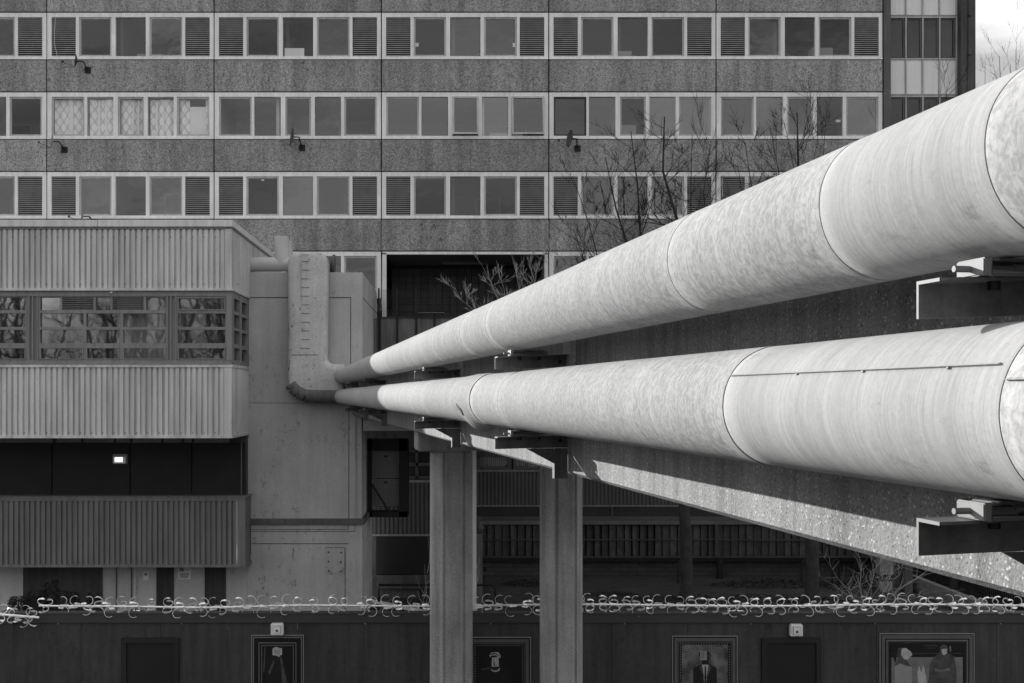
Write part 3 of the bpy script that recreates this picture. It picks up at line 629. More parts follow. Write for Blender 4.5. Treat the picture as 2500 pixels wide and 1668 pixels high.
# round pipes behind and the big boxed duct on its face
hp = thing('flue_pipe', 'round grey flue pipe with upright stub running from wing to duct', 'pipe', tuple(P(650, 645, ZB+.5)))
Zp = ZB+.35; rr_ = 17.5*Zp/F
MB().tube([P(596, 645.5, Zp), P(712, 645.5, Zp)], rr_, 24).build('horizontal_run', M_DUCTP, hp, smooth=True)
MB().tube([P(687.5, 645, Zp), P(687.5, 578.5, Zp)], rr_*1.02, 24).build('stub', M_DUCTP, hp, smooth=True)
MB().tube([P(641, 645.5, Zp), P(643, 645.5, Zp)], rr_*1.03, 24).build('joint_ring', M_DUCTP, hp)
MB().box(wx(702, Zp), wx(711, Zp), Zp, Zp+.3, wz(588, Zp), wz(630, Zp)).build('stub_bracket', M_DUCTP, hp)
MB().tube([P(797, 645, Zp), P(813, 645, Zp)], rr_*1.1, 24).tube([P(813, 645, Zp), P(818, 645, Zp)], rr_*1.35, 24).build('end_flange', M_PIER, hp, smooth=False)
du = thing('boxed_duct', 'large L-shaped painted duct standing on the service block face', 'duct', (wx(750, ZB), ZB, wz(985, ZB)))
ZD = ZB-.62
pts = []
def arc(cx, cy, r, a0, a1, n=6): 
    for i in range(n+1):
        t = math.radians(a0+(a1-a0)*i/n); pts.append((cx+r*math.cos(t), cy-r*math.sin(t)))
arc(728, 640, 27, 180, 90, 5); arc(772, 640, 27, 90, 0, 5); arc(812, 873, 15, 180, 270, 4); pts.append((839, 889)); pts.append((839, 971)); arc(742, 930, 41, 270, 180, 8)
dm = MB(); dm.prism([P(q, w, ZD) for q, w in pts], (0, 1, 0), .60)
me_d = bpy.data.meshes.new('body'); loc = Vector(du.location)
me_d.from_pydata([tuple(Vector(v)-loc) for v in dm.v], [], dm.f); bm = bmesh.new(); bm.from_mesh(me_d)
bmesh.ops.recalc_face_normals(bm, faces=bm.faces)
fe = [e for e in bm.edges if all(abs(v.co.y-(ZD-loc.y)) < 1e-4 for v in e.verts)]
bmesh.ops.bevel(bm, geom=fe, offset=.26, segments=7, profile=.5, affect='EDGES', clamp_overlap=True)
bm.to_mesh(me_d); bm.free()
for f in me_d.polygons: f.use_smooth = True
me_d.materials.append(M_DUCT); ob = bpy.data.objects.new('body', me_d); COL.objects.link(ob); ob.parent = du
for k in range(12):
    y = 622+k*21.2-(5 if k else 0); MB().tube([P(736, y, ZD-.012), P(755, y, ZD-.012)], .006, 6).build('strap_end', M_DARKC, du)
MB().box(wx(713, ZD), wx(776, ZD), ZD-.008, ZD+.02, wz(866, ZD), wz(867.3, ZD)).build('panel_lap', M_DARKC, du)
MB().tube([P(735, 640, ZD-.01), P(735, 735, ZD-.01)], .003, 5).build('panel_lap', M_DARKC, du)
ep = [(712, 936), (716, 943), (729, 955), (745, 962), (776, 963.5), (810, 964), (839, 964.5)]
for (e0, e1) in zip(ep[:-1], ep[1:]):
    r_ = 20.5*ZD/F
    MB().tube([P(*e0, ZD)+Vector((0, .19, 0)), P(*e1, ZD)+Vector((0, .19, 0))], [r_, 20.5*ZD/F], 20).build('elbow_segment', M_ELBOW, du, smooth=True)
    MB().tube([P(*e1, ZD)+Vector((-.004, .19, 0)), P(*e1, ZD)+Vector((.004, .19, 0))], 21.2*ZD/F, 20).build('segment_joint', M_DARKC, du)

# ------------------------------------------------------------------ alcove, cage, back walls below
ZA = 34.0
al = thing('alcove_wall', 'dark ribbed wall with small windows at the back of the alcove', 'wall', (wx(980, ZA), ZA, 0))
MB().box(wx(896, ZA), wx(1150, ZA), ZA+.1, ZA+.4, 0, wz(1040, ZA)).build('backing', M_DARKC, al)
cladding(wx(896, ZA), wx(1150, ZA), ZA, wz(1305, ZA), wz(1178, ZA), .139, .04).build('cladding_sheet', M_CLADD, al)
MB().box(wx(896, ZA), wx(1150, ZA), ZA-.03, ZA+.1, wz(1309, ZA), wz(1304, ZA)).box(wx(896, ZA), wx(1150, ZA), ZA-.03, ZA+.1, wz(1178, ZA), wz(1172, ZA)).build('trim', M_CLAD2, al)
w_ = MB()
for (a, b) in ((1168, 1163), (1138, 1130), (1104, 1098)): w_.box(wx(896, ZA), wx(1150, ZA), ZA-.02, ZA+.08, wz(a, ZA), wz(b, ZA))
for q in (1014, 1018, 1055, 1090): w_.box(wx(q, ZA), wx(q+3.5, ZA), ZA-.02, ZA+.08, wz(1168, ZA), wz(1090, ZA))
wn_ = w_.build('window', M_CLADD, al)
for (q0, q1) in ((990, 1014), (1022, 1055), (1059, 1090)):
    for (a, b) in ((1163, 1138), (1130, 1104)): MB().box(wx(q0, ZA), wx(q1, ZA), ZA+.04, ZA+.06, wz(a, ZA), wz(b, ZA)).build('pane', M_BLACK, wn_)
MB().box(wx(918, ZA), wx(1150, ZA), ZA-.02, ZA+.09, wz(1402, ZA), wz(1310, ZA)).build('black_board', M_BLACK, al)
MB().box(wx(918, ZA), wx(1150, ZA), ZA-.08, ZA+.09, wz(1436, ZA), wz(1404, ZA)).build('sill_beam', M_DARKC, al)
rl = thing('hoop_rail', 'low dark tubular rail at the foot of the alcove wall', 'railing', (wx(1010, 33), 33, 0))
MB().tube([(wx(925, 33), 33, .1), (wx(925, 33), 33, .62), (wx(1200, 33), 33, .62), (wx(1209, 33), 33, .5), (wx(1211, 33), 33, .05)], .035, 8).build('rail', M_CAGE, rl, smooth=True)
MB().tube([(wx(1027, 33), 33, .1), (wx(1027, 33), 33, .6)], .03, 8).build('post', M_CAGE, rl)
# mesh cage with a pale unit
ZC = 31.2
cg = thing('mesh_cage', 'black steel mesh cage bolted high on the alcove side wall', 'cage', tuple(P(945, 1255, ZC)))
c0, c1, cd = wx(898, ZC), wx(996, ZC), .9; zt, zb_ = wz(1072, ZC), wz(1262, ZC)
f_ = MB()
for (x, wd) in ((c0, .12), (wx(974, ZC), .25)): f_.box(x, x+wd, ZC, ZC+.06, zb_, zt)
f_.box(c0, c1, ZC, ZC+.06, zt-.35, zt).box(c0, c1, ZC, ZC+.06, zb_, zb_+.15)
f_.box(c0, c1, ZC+cd, ZC+cd+.05, zb_, zb_+.1).box(c0, c1, ZC+.06, ZC+cd, zb_-.02, zb_+.03).box(c0, c1, ZC+.06, ZC+cd, zt-.05, zt)
f_.box(c1-.06, c1, ZC+.06, ZC+cd, zb_, zt-.1)
f_.build('frame', M_CAGE, cg)
gr = MB()
n = 22
for i in range(n): x = wx(908, ZC)+(wx(974, ZC)-wx(908, ZC))*i/(n-1); gr.box(x-.003, x+.003, ZC+.02, ZC+.03, zb_+.15, zt-.35)
for i in range(38): z = zb_+.15+(zt-zb_-.5)*i/37; gr.box(wx(908, ZC), wx(974, ZC), ZC+.008, ZC+.018, z-.003, z+.003)
o = gr.build('wire_mesh', M_CAGE, cg); o['kind'] = 'stuff'
MB().tube([(wx(908, ZC), ZC-.02, wz(1182, ZC)), (wx(951, ZC), ZC-.02, wz(1250, ZC))], .03, 6).build('brace', M_CAGE, cg)
ac = thing('caged_unit', 'pale upright plant unit standing inside the black mesh cage', 'air conditioner', tuple(P(942, 1240, ZC+.3)))
MB().box(wx(909, ZC), wx(977, ZC), ZC+.2, ZC+.75, wz(1238, ZC), wz(1104, ZC)).build('casing', M_AC, ac, bevel=.02)
MB().box(wx(914, ZC), wx(977, ZC), ZC+.19, ZC+.199, wz(1170.5, ZC), wz(1169, ZC)).build('casing_joint', M_CAGE, ac)
for w in (1115, 1179): MB().box(wx(937, ZC), wx(944, ZC), ZC+.18, ZC+.199, wz(w+2, ZC), wz(w-2, ZC)).build('handle', M_CAGE, ac)
# pale post beside the left column and dark stub pillar
pp = thing('pale_post', 'thin pale square post just right of the left bridge column', 'post', (wx(1157, 20.5), 20.5, 0))
MB().box(wx(1150, 20.5), wx(1163, 20.5), 20.5, 20.6, 0, wz(1085, 20.5)).build('shaft', M_POLE, pp)
MB().box(wx(1148, 20.5), wx(1165, 20.5), 20.48, 20.62, 0, .05).build('base_plate', M_POLE, pp)
dp = thing('gate_pillar', 'dark grey stub pillar with torn sacking on top by the board fence', 'pillar', (wx(1170, 33), 33, 0))
MB().box(wx(1163, 33), wx(1178, 33), 33, 33.3, 0, wz(1304, 33)).build('shaft', M_PIER, dp)
MB().tube([(wx(1170, 33), 33.1, wz(1304, 33)), (wx(1173, 33), 33.0, wz(1290, 33)), (wx(1169, 33), 33.05, wz(1275, 33)), (wx(1166, 33), 33.1, wz(1266, 33))], [.09, .12, .06, .03], 7).build('sacking', M_DARKC, dp)

# ------------------------------------------------------------------ undercroft of the flats (rear wall, fence, plinth)
ZU = 38.5
def ux(px): return (px-CX)*ZU/F
def uz(py): return EYE+(CY-py)*ZU/F
uc = thing('undercroft_wall', 'dark ribbed ground floor wall with louvre strip under the flats', 'wall', (ux(1700), ZU, 0))
MB().box(ux(840), ux(2230), ZU+.12, ZU+.5, 0, uz(760)).build('backing', M_DARKC, uc)
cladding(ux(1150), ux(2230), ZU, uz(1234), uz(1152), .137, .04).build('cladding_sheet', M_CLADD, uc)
MB().box(ux(1150), ux(2230), ZU-.04, ZU+.1, uz(1152), uz(1147)).box(ux(1150), ux(2230), ZU-.03, ZU+.1, uz(1237), uz(1234)).build('trim', M_CLAD2, uc)
for k in range(7):
    q0 = 1140+k*176; l = MB()
    for i in range(7):
        t = 1238+i*3.2; l.poly([(ux(q0+4), ZU-.01, uz(t+3)), (ux(q0+174), ZU-.01, uz(t+3)), (ux(q0+174), ZU+.07, uz(t+.5)), (ux(q0+4), ZU+.07, uz(t+.5))])
    l.box(ux(q0), ux(q0+4), ZU-.03, ZU+.09, uz(1262), uz(1237)); l.build('louvre', M_CLADD, uc)
MB().box(ux(1150), ux(2230), ZU-.02, ZU+.1, uz(1266), uz(1261)).build('trim', M_CLADD, uc)
MB().box(ux(1165), ux(2230), ZU-.75, ZU+.1, uz(1275), uz(1266)).build('ledge', M_PIER, uc, bevel=.01)
for k in range(6):
    q0 = 1165+k*88; f = MB(); t = 4
    for (a, b, c, d) in ((q0, 1095, q0+84, 1099), (q0, 1140, q0+84, 1146), (q0, 1112, q0+84, 1116), (q0, 1099, q0+7, 1140), (q0+74, 1099, q0+84, 1140)): f.box(ux(a), ux(c), ZU-.03, ZU+.06, uz(d), uz(b))
    w = f.build('window', M_CLADD, uc)
    MB().quad(*[(ux(a), ZU+.03, uz(b)) for a, b in ((q0+7, 1140), (q0+74, 1140), (q0+74, 1099), (q0+7, 1099))]).build('pane', M_GLASS, w)
    b_ = MB(); n = 14
    for i in range(n):
        xa = ux(q0+8+i*4.7); b_.box(xa, xa+.04, ZU+.06, ZU+.07, uz(1140), uz(1116))
    b_.build('net_curtain', M_ROOM, w)
# plinth bricks: coursed blocks
ZPL = 38.3
pl = thing('plinth_wall', 'low dark block wall running behind the bicycle hoops', 'wall', (ux(1700), ZPL, 0))
MB().box((1165-CX)*ZPL/F, (2230-CX)*ZPL/F, ZPL+.02, ZPL+.25, 0, EYE+(CY-1364)*ZPL/F).build('core', M_GAP, pl)
zt = EYE+(CY-1364)*ZPL/F; br0 = None; bh = zt/4; xa = (1166-CX)*ZPL/F
i = 0
for r in range(4):
    for k in range(25):
        x = xa+.32+k*.64+(.32 if r % 2 else 0)
        if x > (2225-CX)*ZPL/F: continue
        lc = (x-pl.location.x, random.uniform(-.004, .004), bh*(r+.5))
        if br0 is None: br0 = MB().box(-.314, .314, 0, .02, -bh/2+.006, bh/2-.006).build('block', M_PLINTH, None, bevel=.005); br0.parent = pl; br0.location = lc
        else: inst(br0, 'block', pl, lc)
# angled board fence above the plinth
ZV = 37.9
def vx(px): return (px-CX)*ZV/F
def vz(py): return EYE+(CY-py)*ZV/F
bf = thing('board_fence', 'weathered fence of angled upright boards along the dark undercroft', 'fence', (vx(1700), ZV, 0))
MB().box(vx(1172), vx(2230), ZV-.05, ZV+.1, vz(1281), vz(1276)).build('top_rail', M_FENCER, bf)
MB().box(vx(1172), vx(2230), ZV-.07, ZV+.1, vz(1362), vz(1358)).build('bottom_rail', M_FENCER, bf)
for (q0, q1, dy) in ((1172, 1630, 0), (1630, 1745, -.02), (1752, 1860, 0), (1860, 2230, .02)): MB().box(vx(q0), vx(q1), ZV-.10, ZV-.06, vz(1319+dy*20), vz(1316+dy*20)).build('mid_rail', M_FENCER, bf)
MB().box(vx(1744), vx(1752), ZV-.12, ZV, vz(1360), vz(1279)).build('post', M_FENCER, bf)
bd0 = None; hh = vz(1281)-vz(1358)
for k in range(57):
    lc = (vx(1180+k*18.6)-bf.location.x, .02+random.uniform(-.01, .01), (vz(1281)+vz(1358))/2)
    rz = math.radians(28+random.uniform(-10, 8)+(0 if k < 24 else -12))
    if bd0 is None: bd0 = MB().box(-.135, .135, -.012, .012, -hh/2, hh/2).build('board', M_FENCE, None); bd0.parent = bf; bd0.location = lc; bd0.rotation_euler = (0, 0, rz)
    else: inst(bd0, 'board', bf, lc, (0, random.uniform(-.012, .012), rz))
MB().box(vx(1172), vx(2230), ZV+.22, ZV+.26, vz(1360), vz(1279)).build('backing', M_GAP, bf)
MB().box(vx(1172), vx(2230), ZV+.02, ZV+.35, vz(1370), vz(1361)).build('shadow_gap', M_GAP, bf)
bo = thing('dark_bollard', 'short black bollard in front of the plinth wall, left of the second trunk', 'bollard', (ux(1742), 37.6, 0))
MB().tube([(ux(1742), 37.6, 0), (ux(1742), 37.6, .62)], .12, 12).build('shaft', M_CAGE, bo); MB().tube([(ux(1742), 37.6, .62), (ux(1742), 37.6, .70)], [.14, .06], 12).build('cap', M_CAGE, bo)
# bicycle hoops
hoops = [(1664, 'black bicycle hoop left of the left tree trunk'), (1965, 'black bicycle hoop half hidden behind the right tree trunk'), (2040, 'black bicycle hoop standing clear, right of the right tree trunk'), (2096, 'black bicycle hoop furthest right, beside the pale pier')]
for (q, lab) in hoops:
    Zh = 36.7; x = (q-CX)*Zh/F; h = thing('bicycle_hoop', lab, 'bicycle rack', (x, Zh, 0), math.radians(20), 'bicycle hoops along the plinth wall')
    pts_ = [(x-.14, Zh, 0), (x-.14, Zh, .6)]+[(x-.14*math.cos(t*PI/6), Zh, .62+.2*math.sin(t*PI/6)) for t in range(1, 6)]+[(x+.14, Zh, .6), (x+.14, Zh, 0)]
    MB().tube(pts_, .035, 8).build('hoop', M_CAGE, h, smooth=True); MB().box(x-.22, x+.22, Zh-.05, Zh+.05, 0, .012).build('base_plate', M_CAGE, h)
# paving in front of the plinth: brick pavers (stuff), ivy ground cover
pv = MB()
for r in range(60):
    for k in range(90):
        x = 1.2+k*.21+(.1 if r % 2 else 0); y = 33.0+r*.085
        if random.random() < .04: continue
        pv.box(x, x+.2, y, y+.078, .0, .028+random.uniform(0, .006))
o = pv.build('paving', M_PAVE); tag(o, kind='structure')
def leaves(cx, cy, rx, ry, hz, n, size, name, m, parent=None, label=None, cat=None, z0=0):
    mb = MB()
    for i in range(n):
        a = random.uniform(0, 2*PI); q = math.sqrt(random.random()); x = cx+rx*q*math.cos(a); y = cy+ry*q*math.sin(a)
        z = z0+hz*(1-q*q)*random.random()+.02; s = size*random.uniform(.6, 1.3); d = Vector((random.gauss(0, 1), random.gauss(0, 1), random.gauss(0, .6))).normalized(); e = d.cross(Vector((random.gauss(0, 1), random.gauss(0, 1), 1))).normalized()
        p = Vector((x, y, z)); mb.poly([p-d*s, p+e*s*.35, p+d*s, p-e*s*.35])
    return mb.build(name, m, parent)
for (x, y, rx, ry, h, n) in ((11.2, 36.2, 2.6, .7, .3, 1800), (3.1, 36.4, 1.4, .6, .25, 900), (5.2, 34.5, 1.0, .3, .15, 400), (14.5, 35.6, 2.0, .8, .5, 1500), (8.5, 33.5, 5, .5, .25, 2200), (-4.0, 31.5, 1.6, .8, .35, 900)):
    o = leaves(x, y, rx, ry, h, n, .05, 'ground_ivy', M_IVY); tag(o, 'dark low ivy and litter covering the paved yard', 'ground cover', 'patches of ground ivy', 'stuff')

# pale brick pier, ramp wall and railing at the right
pr_ = thing('brick_pier', 'pale banded brick pier at the right, left of the ramp', 'pier', ((2165-CX)*35/F, 35, 0))
xa = (2148-CX)*35/F
for k in range(30):
    z = k*.075
    if EYE+(CY-1425)*35/F < z < EYE+(CY-1412)*35/F+.1 or z > 1.6: continue
    if k == 0: pb0 = MB().box(0, .44, 0, .35, 0, .066).build('brick_course', M_STRIPE, None); pb0.parent = pr_; pb0.location = (xa-pr_.location.x, 0, z)
    else: inst(pb0, 'brick_course', pr_, (xa-pr_.location.x, 0, z))
MB().box(xa+.01, xa+.43, 35.01, 35.34, 0, 2.4).build('core', M_GAP, pr_)
MB().box(xa+.5, xa+.72, 35.1, 35.5, 0, 2.6).build('return_wall', M_DARKC, pr_); MB().box(xa+.75, xa+1.0, 34.8, 35.5, 0, 2.6).build('pier_end', M_PIER, pr_)
rw = thing('ramp_wall', 'pale low block wall running back beside a dark railing, bottom right', 'wall', (15.4, 30, 0))
for k in range(34):
    for r in range(3):
        lc = (0, -3.5+k*.46+(.2 if r == 1 else 0), .09+r*.17)
        if k == 0 and r == 0: rb0 = MB().box(-.1, .1, 0, .45, -.08, .08).build('block', M_STRIPE, None, bevel=.006); rb0.parent = rw; rb0.location = lc
        else: inst(rb0, 'block', rw, lc)
rg = thing('ramp_railing', 'dark upright-bar railing rising above the pale ramp wall', 'railing', (15.6, 30, 0))
MB().box(15.75, 15.8, 26, 41, .98, 1.03).box(15.75, 15.8, 26, 41, .6, .63).build('rail', M_CAGE, rg)
b_ = MB()
for k in range(125): b_.box(15.76, 15.785, 26+k*.12, 26.03+k*.12, .63, .98)
b_.build('bar', M_CAGE, rg)['kind'] = 'stuff'
MB().box(16.4, 16.7, 24, 42, 0, 1.9).build('back_wall', M_DARKC, rw)

# ------------------------------------------------------------------ high balcony wall and mesh fence on the landing
ZM = 33.6
def mx_(px): return (px-CX)*ZM/F
def mz_(py): return EYE+(CY-py)*ZM/F
bw = thing('balcony_wall', 'tall dark grey panelled wall below the mesh fence, behind the upper pipe', 'wall', (mx_(1050), ZM, mz_(985)))
for (q0, q1) in ((896, 927), (929, 968), (972, 1014.5), (1018.5, 1059), (1063, 1106), (1110, 1152), (1156, 1200), (1204, 1250), (1254, 1330)):
    MB().box(mx_(q0), mx_(q1), ZM, ZM+.15, mz_(985), mz_(777)).build('wall_panel', M_PANELW, bw, bevel=.01)
MB().box(mx_(896), mx_(1330), ZM+.16, ZM+.3, mz_(985), mz_(777)).build('backing', M_GAP, bw)
MB().box(mx_(929), mx_(1330), ZM-.03, ZM+.3, mz_(777), mz_(774)).build('coping', M_DARKC, bw)
MB().box(mx_(1022), mx_(1086), ZM-.12, ZM-.04, mz_(765), mz_(763)).build('loose_batten', M_PANELW, bw)
mf = thing('mesh_fence', 'dark wire mesh fence on posts across the recessed opening', 'fence', (mx_(1050), ZM, mz_(777)))
for q in (925, 970, 1016, 1061, 1108, 1154, 1202, 1252, 1300): MB().box(mx_(q-2), mx_(q+2), ZM-.07, ZM-.02, mz_(880 if q > 930 else 985), mz_(704)).build('post', M_CAGE, mf)
g_ = MB()
for k in range(110): x = mx_(926)+k*.045; g_.box(x-.0025, x+.0025, ZM-.045, ZM-.04, mz_(775), mz_(707))
for k in range(20): z = mz_(775)+k*.045; g_.box(mx_(926), mx_(1310), ZM-.05, ZM-.045, z-.0025, z+.0025)
g_.build('wire_mesh', M_CAGE, mf)['kind'] = 'stuff'

# ------------------------------------------------------------------ walkway bridge frame
AA = math.atan(415/F); CA, SA = math.cos(AA), math.sin(AA)
def B(l, s, h): return Vector((l*CA-s*SA, l*SA+s*CA, EYE+h))
def s_at(px, l): Z = F*l/CA/(px-685); return (Z-l*SA)/CA
BO = B(0, 0, -EYE)
LB = 1.97; HB = -.55; HT = .56; WB = 3.3
wk = thing('footbridge', 'long concrete footbridge receding to the flats, carrying both pipes', 'footbridge', (0, 0, 0), AA)
def loc_mb(): return MB()
def bbuild(mb, name, m, parent, **k):        # mb is given in bridge-local coordinates (l, s, z)
    me_o = mb.build(name, m, None, **k); me_o.parent = parent; return me_o
joints = [-6.5, -2.0] + [s_at(2239, 1.456)+.11, s_at(1208.6, 1.456)+.11, s_at(1012, 1.456)+.11, 15.9, s_at(877, 1.456)+.11, s_at(843, 1.456)+.11, 29.6]
SJ = joints
def prof(z, l): return (l, z)
for a, b in zip(joints[:-1], joints[1:]):
    mb = MB(); s0 = a+.012; s1 = b-.012
    pro = [(LB, EYE+HT), (LB, EYE+HB+.022), (LB+.03, EYE+HB), (LB+.2, EYE+HB), (LB+.2, EYE+HT)]
    n = 12
    mb.prism([(l, s0, z) for l, z in pro], (0, 1, 0), s1-s0)
    bbuild(mb, 'parapet_panel', M_BEAM, wk)
    # slightly recessed pilaster strip beside every joint
    mb = MB().box(LB-.012, LB+.002, b-.32, b-.03, EYE+.16, EYE+HT-.02); bbuild(mb, 'pilaster_strip', M_COLU, wk)
bbuild(MB().box(LB+.05, LB+.18, -6.5, 29.6, EYE+HB+.02, EYE+HT-.02), 'joint_filler', M_GAP, wk)
bbuild(MB().box(LB+.2, LB+WB, -6.5, 29.6, EYE+HB+.0, EYE+HB+.22), 'deck', M_COLU, wk)
bbuild(MB().box(LB+WB, LB+WB+.2, -6.5, 29.6, EYE+HB-.0, EYE+HT), 'far_parapet', M_BEAM, wk)
# crosshead and the two octagonal columns
ZX = 17.0
s_x = (17.0-2.1*SA)/CA
zc1 = EYE+HB-.002; zc0 = EYE-137/F*17.0
lx0 = (P(1018, 1060, 17.0).x+s_x*SA)/CA+.03
bbuild(MB().box(lx0, lx0+3.1, s_x, s_x+.62, zc0, zc1), 'crosshead', M_COLU, wk, bevel=.02)
def column(pxl, pxr, label):
    Zc = 17.15; xc = ((pxl+pxr)/2-CX)*Zc/F; R_ = (pxr-pxl)*Zc/F/2/1.0
    c = thing('bridge_column', label, 'column', (xc, Zc+.3, 0), AA, 'concrete columns under the footbridge')
    hw = R_*1.0; ch = hw*.5
    o8 = [(-hw+ch, -hw), (hw-ch, -hw), (hw, -hw+ch), (hw, hw-ch), (hw-ch, hw), (-hw+ch, hw), (-hw, hw-ch), (-hw, -hw+ch)]
    mb = MB(); mb.prism([(x, y, 0) for x, y in o8], (0, 0, 1), zc0-.001)
    o = mb.build('shaft', M_COLU, None, bevel=.035); o.parent = c
    mb = MB()
    for (x, y) in (o8[0], o8[1]): mb.box(x-.002, x+.002, y-.001, y+.012, 0, zc0-.01)
    o = mb.build('arris_joint', M_DARKC, None); o.parent = c
column(1051, 1152, 'octagonal concrete column under the bridge crosshead, left one beside pale post')
column(1325, 1424, 'octagonal concrete column under the bridge, right one near the steel bracket')

# ------------------------------------------------------------------ the two pipes
LP = 1.64; RP = .2; HU = .514; HL = -.036
def jacket(parent, hc, s0, s1, r, m, lip=.005, fn=None, seam=None, nm='jacket_section'):
    mb = MB(); sides = 72; L_ = s1-s0; n = max(8, int(L_/.12)); n = min(n, 60)
    st_ = [0, .0006, .0007, .026, .030]+[.030+(L_-.032)*k/n for k in range(1, n+1)]+[L_-.0003]
    rr = [r-.001, r-.001, r+lip, r+lip, r]+[r]*n+[r-.001]
    for i, (q, w) in enumerate(zip(st_, rr)):
        for k in range(sides):
            t = 2*PI*k/sides; rad = w
            rad += .0022*noise.noise(Vector((math.cos(t)*1.3, math.sin(t)*1.3, (s0+q)*1.1+hc*9)))
            if fn: rad += fn(s0+q, t)
            mb.v.append((rad*math.cos(t), q, rad*math.sin(t)))
    for i in range(len(st_)-1):
        for k in range(sides):
            k2 = (k+1) % sides; mb.f.append((i*sides+k, i*sides+k2, (i+1)*sides+k2, (i+1)*sides+k))
    o = mb.build(nm, m, None, smooth=True); o.parent = parent; o.location = (LP, s0, hc)
    o.data.set_sharp_from_angle(angle=math.radians(35)) if hasattr(o.data, 'set_sharp_from_angle') else None
    if seam is not None:
        t = PI-math.radians(seam); sm = MB(); a = Vector((math.cos(t), 0, math.sin(t))); b_ = Vector((-a.z, 0, a.x))
        p0 = a*(r-.002); n_ = 14
        for i in range(n_):
            y0_ = .03+(L_-.04)*i/n_; y1_ = .03+(L_-.04)*(i+1)/n_
            c1 = [p0-b_*.003, p0+b_*.003, p0+b_*.004+a*.010, p0-b_*.003+a*.005]
            sm.prism([v+Vector((0, y0_, 0)) for v in c1], (0, 1, 0), y1_-y0_)
        so = sm.build('lap_seam', m, None); so.parent = o
        rv = MB()
        for i in range(int(L_/.35)):
            q = a*(r+.004)+b_*.006+Vector((0, .2+i*.35, 0)); rv.tube([q-a*.004, q+a*.001], .003, 6)
        ro = rv.build('rivet', M_SEAM, None); ro.parent = o; ro['kind'] = 'stuff'
    return o
up = thing('upper_pipe', 'upper of two sunlit metal-clad pipes sweeping back from top right', 'pipe', (0, 0, EYE), AA)
lo = thing('lower_pipe', 'lower of two sunlit metal-clad pipes, with a crumpled kink far back', 'pipe', (0, 0, EYE), AA)
ue = [-5.0, -1.5, s_at(2415, LP-.19), s_at(2008, LP-.19), s_at(1635, LP-.19), s_at(1188, LP-.19), s_at(1125, LP-.19), s_at(1055, LP-.19), s_at(1028, LP-.19), s_at(1002, LP-.19), s_at(985, LP-.19), s_at(941, LP-.19), s_at(900, LP-.19), s_at(872, LP-.19), s_at(850, LP-.19), 29.3]
ue = sorted(ue)
for i, (a, b) in enumerate(zip(ue[:-1], ue[1:])):
    hs = abs(a-s_at(1028, LP-.19)) < .01
    jacket(up, HU, a, b, RP, M_PIPE2 if (hs or i in (2, )) else M_PIPE, lip=.0012)
sk = s_at(1127, LP-.19)
def kink(s, t):
    d = (s-sk); bulge = .012*math.exp(-(d/.45)**2)
    low = math.exp(-((((t-1.5*PI+PI) % (2*PI))-PI)/.55)**2)
    bulge += .055*low*math.exp(-(d/.15)**2)
    bulge += .006*math.exp(-(d/.5)**2)*noise.noise(Vector((math.cos(t)*3, math.sin(t)*3, s*5)))
    left = math.exp(-((((t-PI-.5+PI) % (2*PI))-PI)/.28)**2); bulge -= .018*left*math.exp(-((d-.12)/.09)**2)
    return bulge
le = sorted([-5.0, -1.6, s_at(2450, LP-.19), s_at(1772, LP-.19), s_at(1218, LP-.19), s_at(1150, LP-.19), s_at(1034, LP-.19), s_at(1000, LP-.19), s_at(935, LP-.19), s_at(918, LP-.19), s_at(880, LP-.19), s_at(858, LP-.19), 29.2])
for i, (a, b) in enumerate(zip(le[:-1], le[1:])):
    c = F*LP/CA/((a+b)/2*CA+LP*SA)+685
    sm = 30 if 1772 < c < 2450 else (52 if 1150 < c < 1218 else (20 if c > 2450 else None))
    jacket(lo, HL, a, b, RP+(.0012 if 1150 < c < 1772 else 0), M_PIPE2 if (1150 < c < 1218 or 1772 < c < 2450) else M_PIPE, lip=.0012, fn=kink if 1000 < c < 1218 else None, seam=sm)
# torn patch in the kink
q = PI+.42; a_ = Vector((math.cos(q), 0, math.sin(q))); b_ = Vector((-a_.z, 0, a_.x)); cpt = Vector((LP, sk+.10, HL))+a_*(RP+.001)
tp = MB(); pts_ = [cpt+b_*x+Vector((0, y, 0)) for x, y in ((-.055, .05), (-.04, .09), (.0, .075), (.045, .03), (.05, -.02), (.03, -.04), (-.02, .0))]
tp.prism(pts_, a_, .006); o = tp.build('torn_patch', M_HOLE, None); o.parent = lo

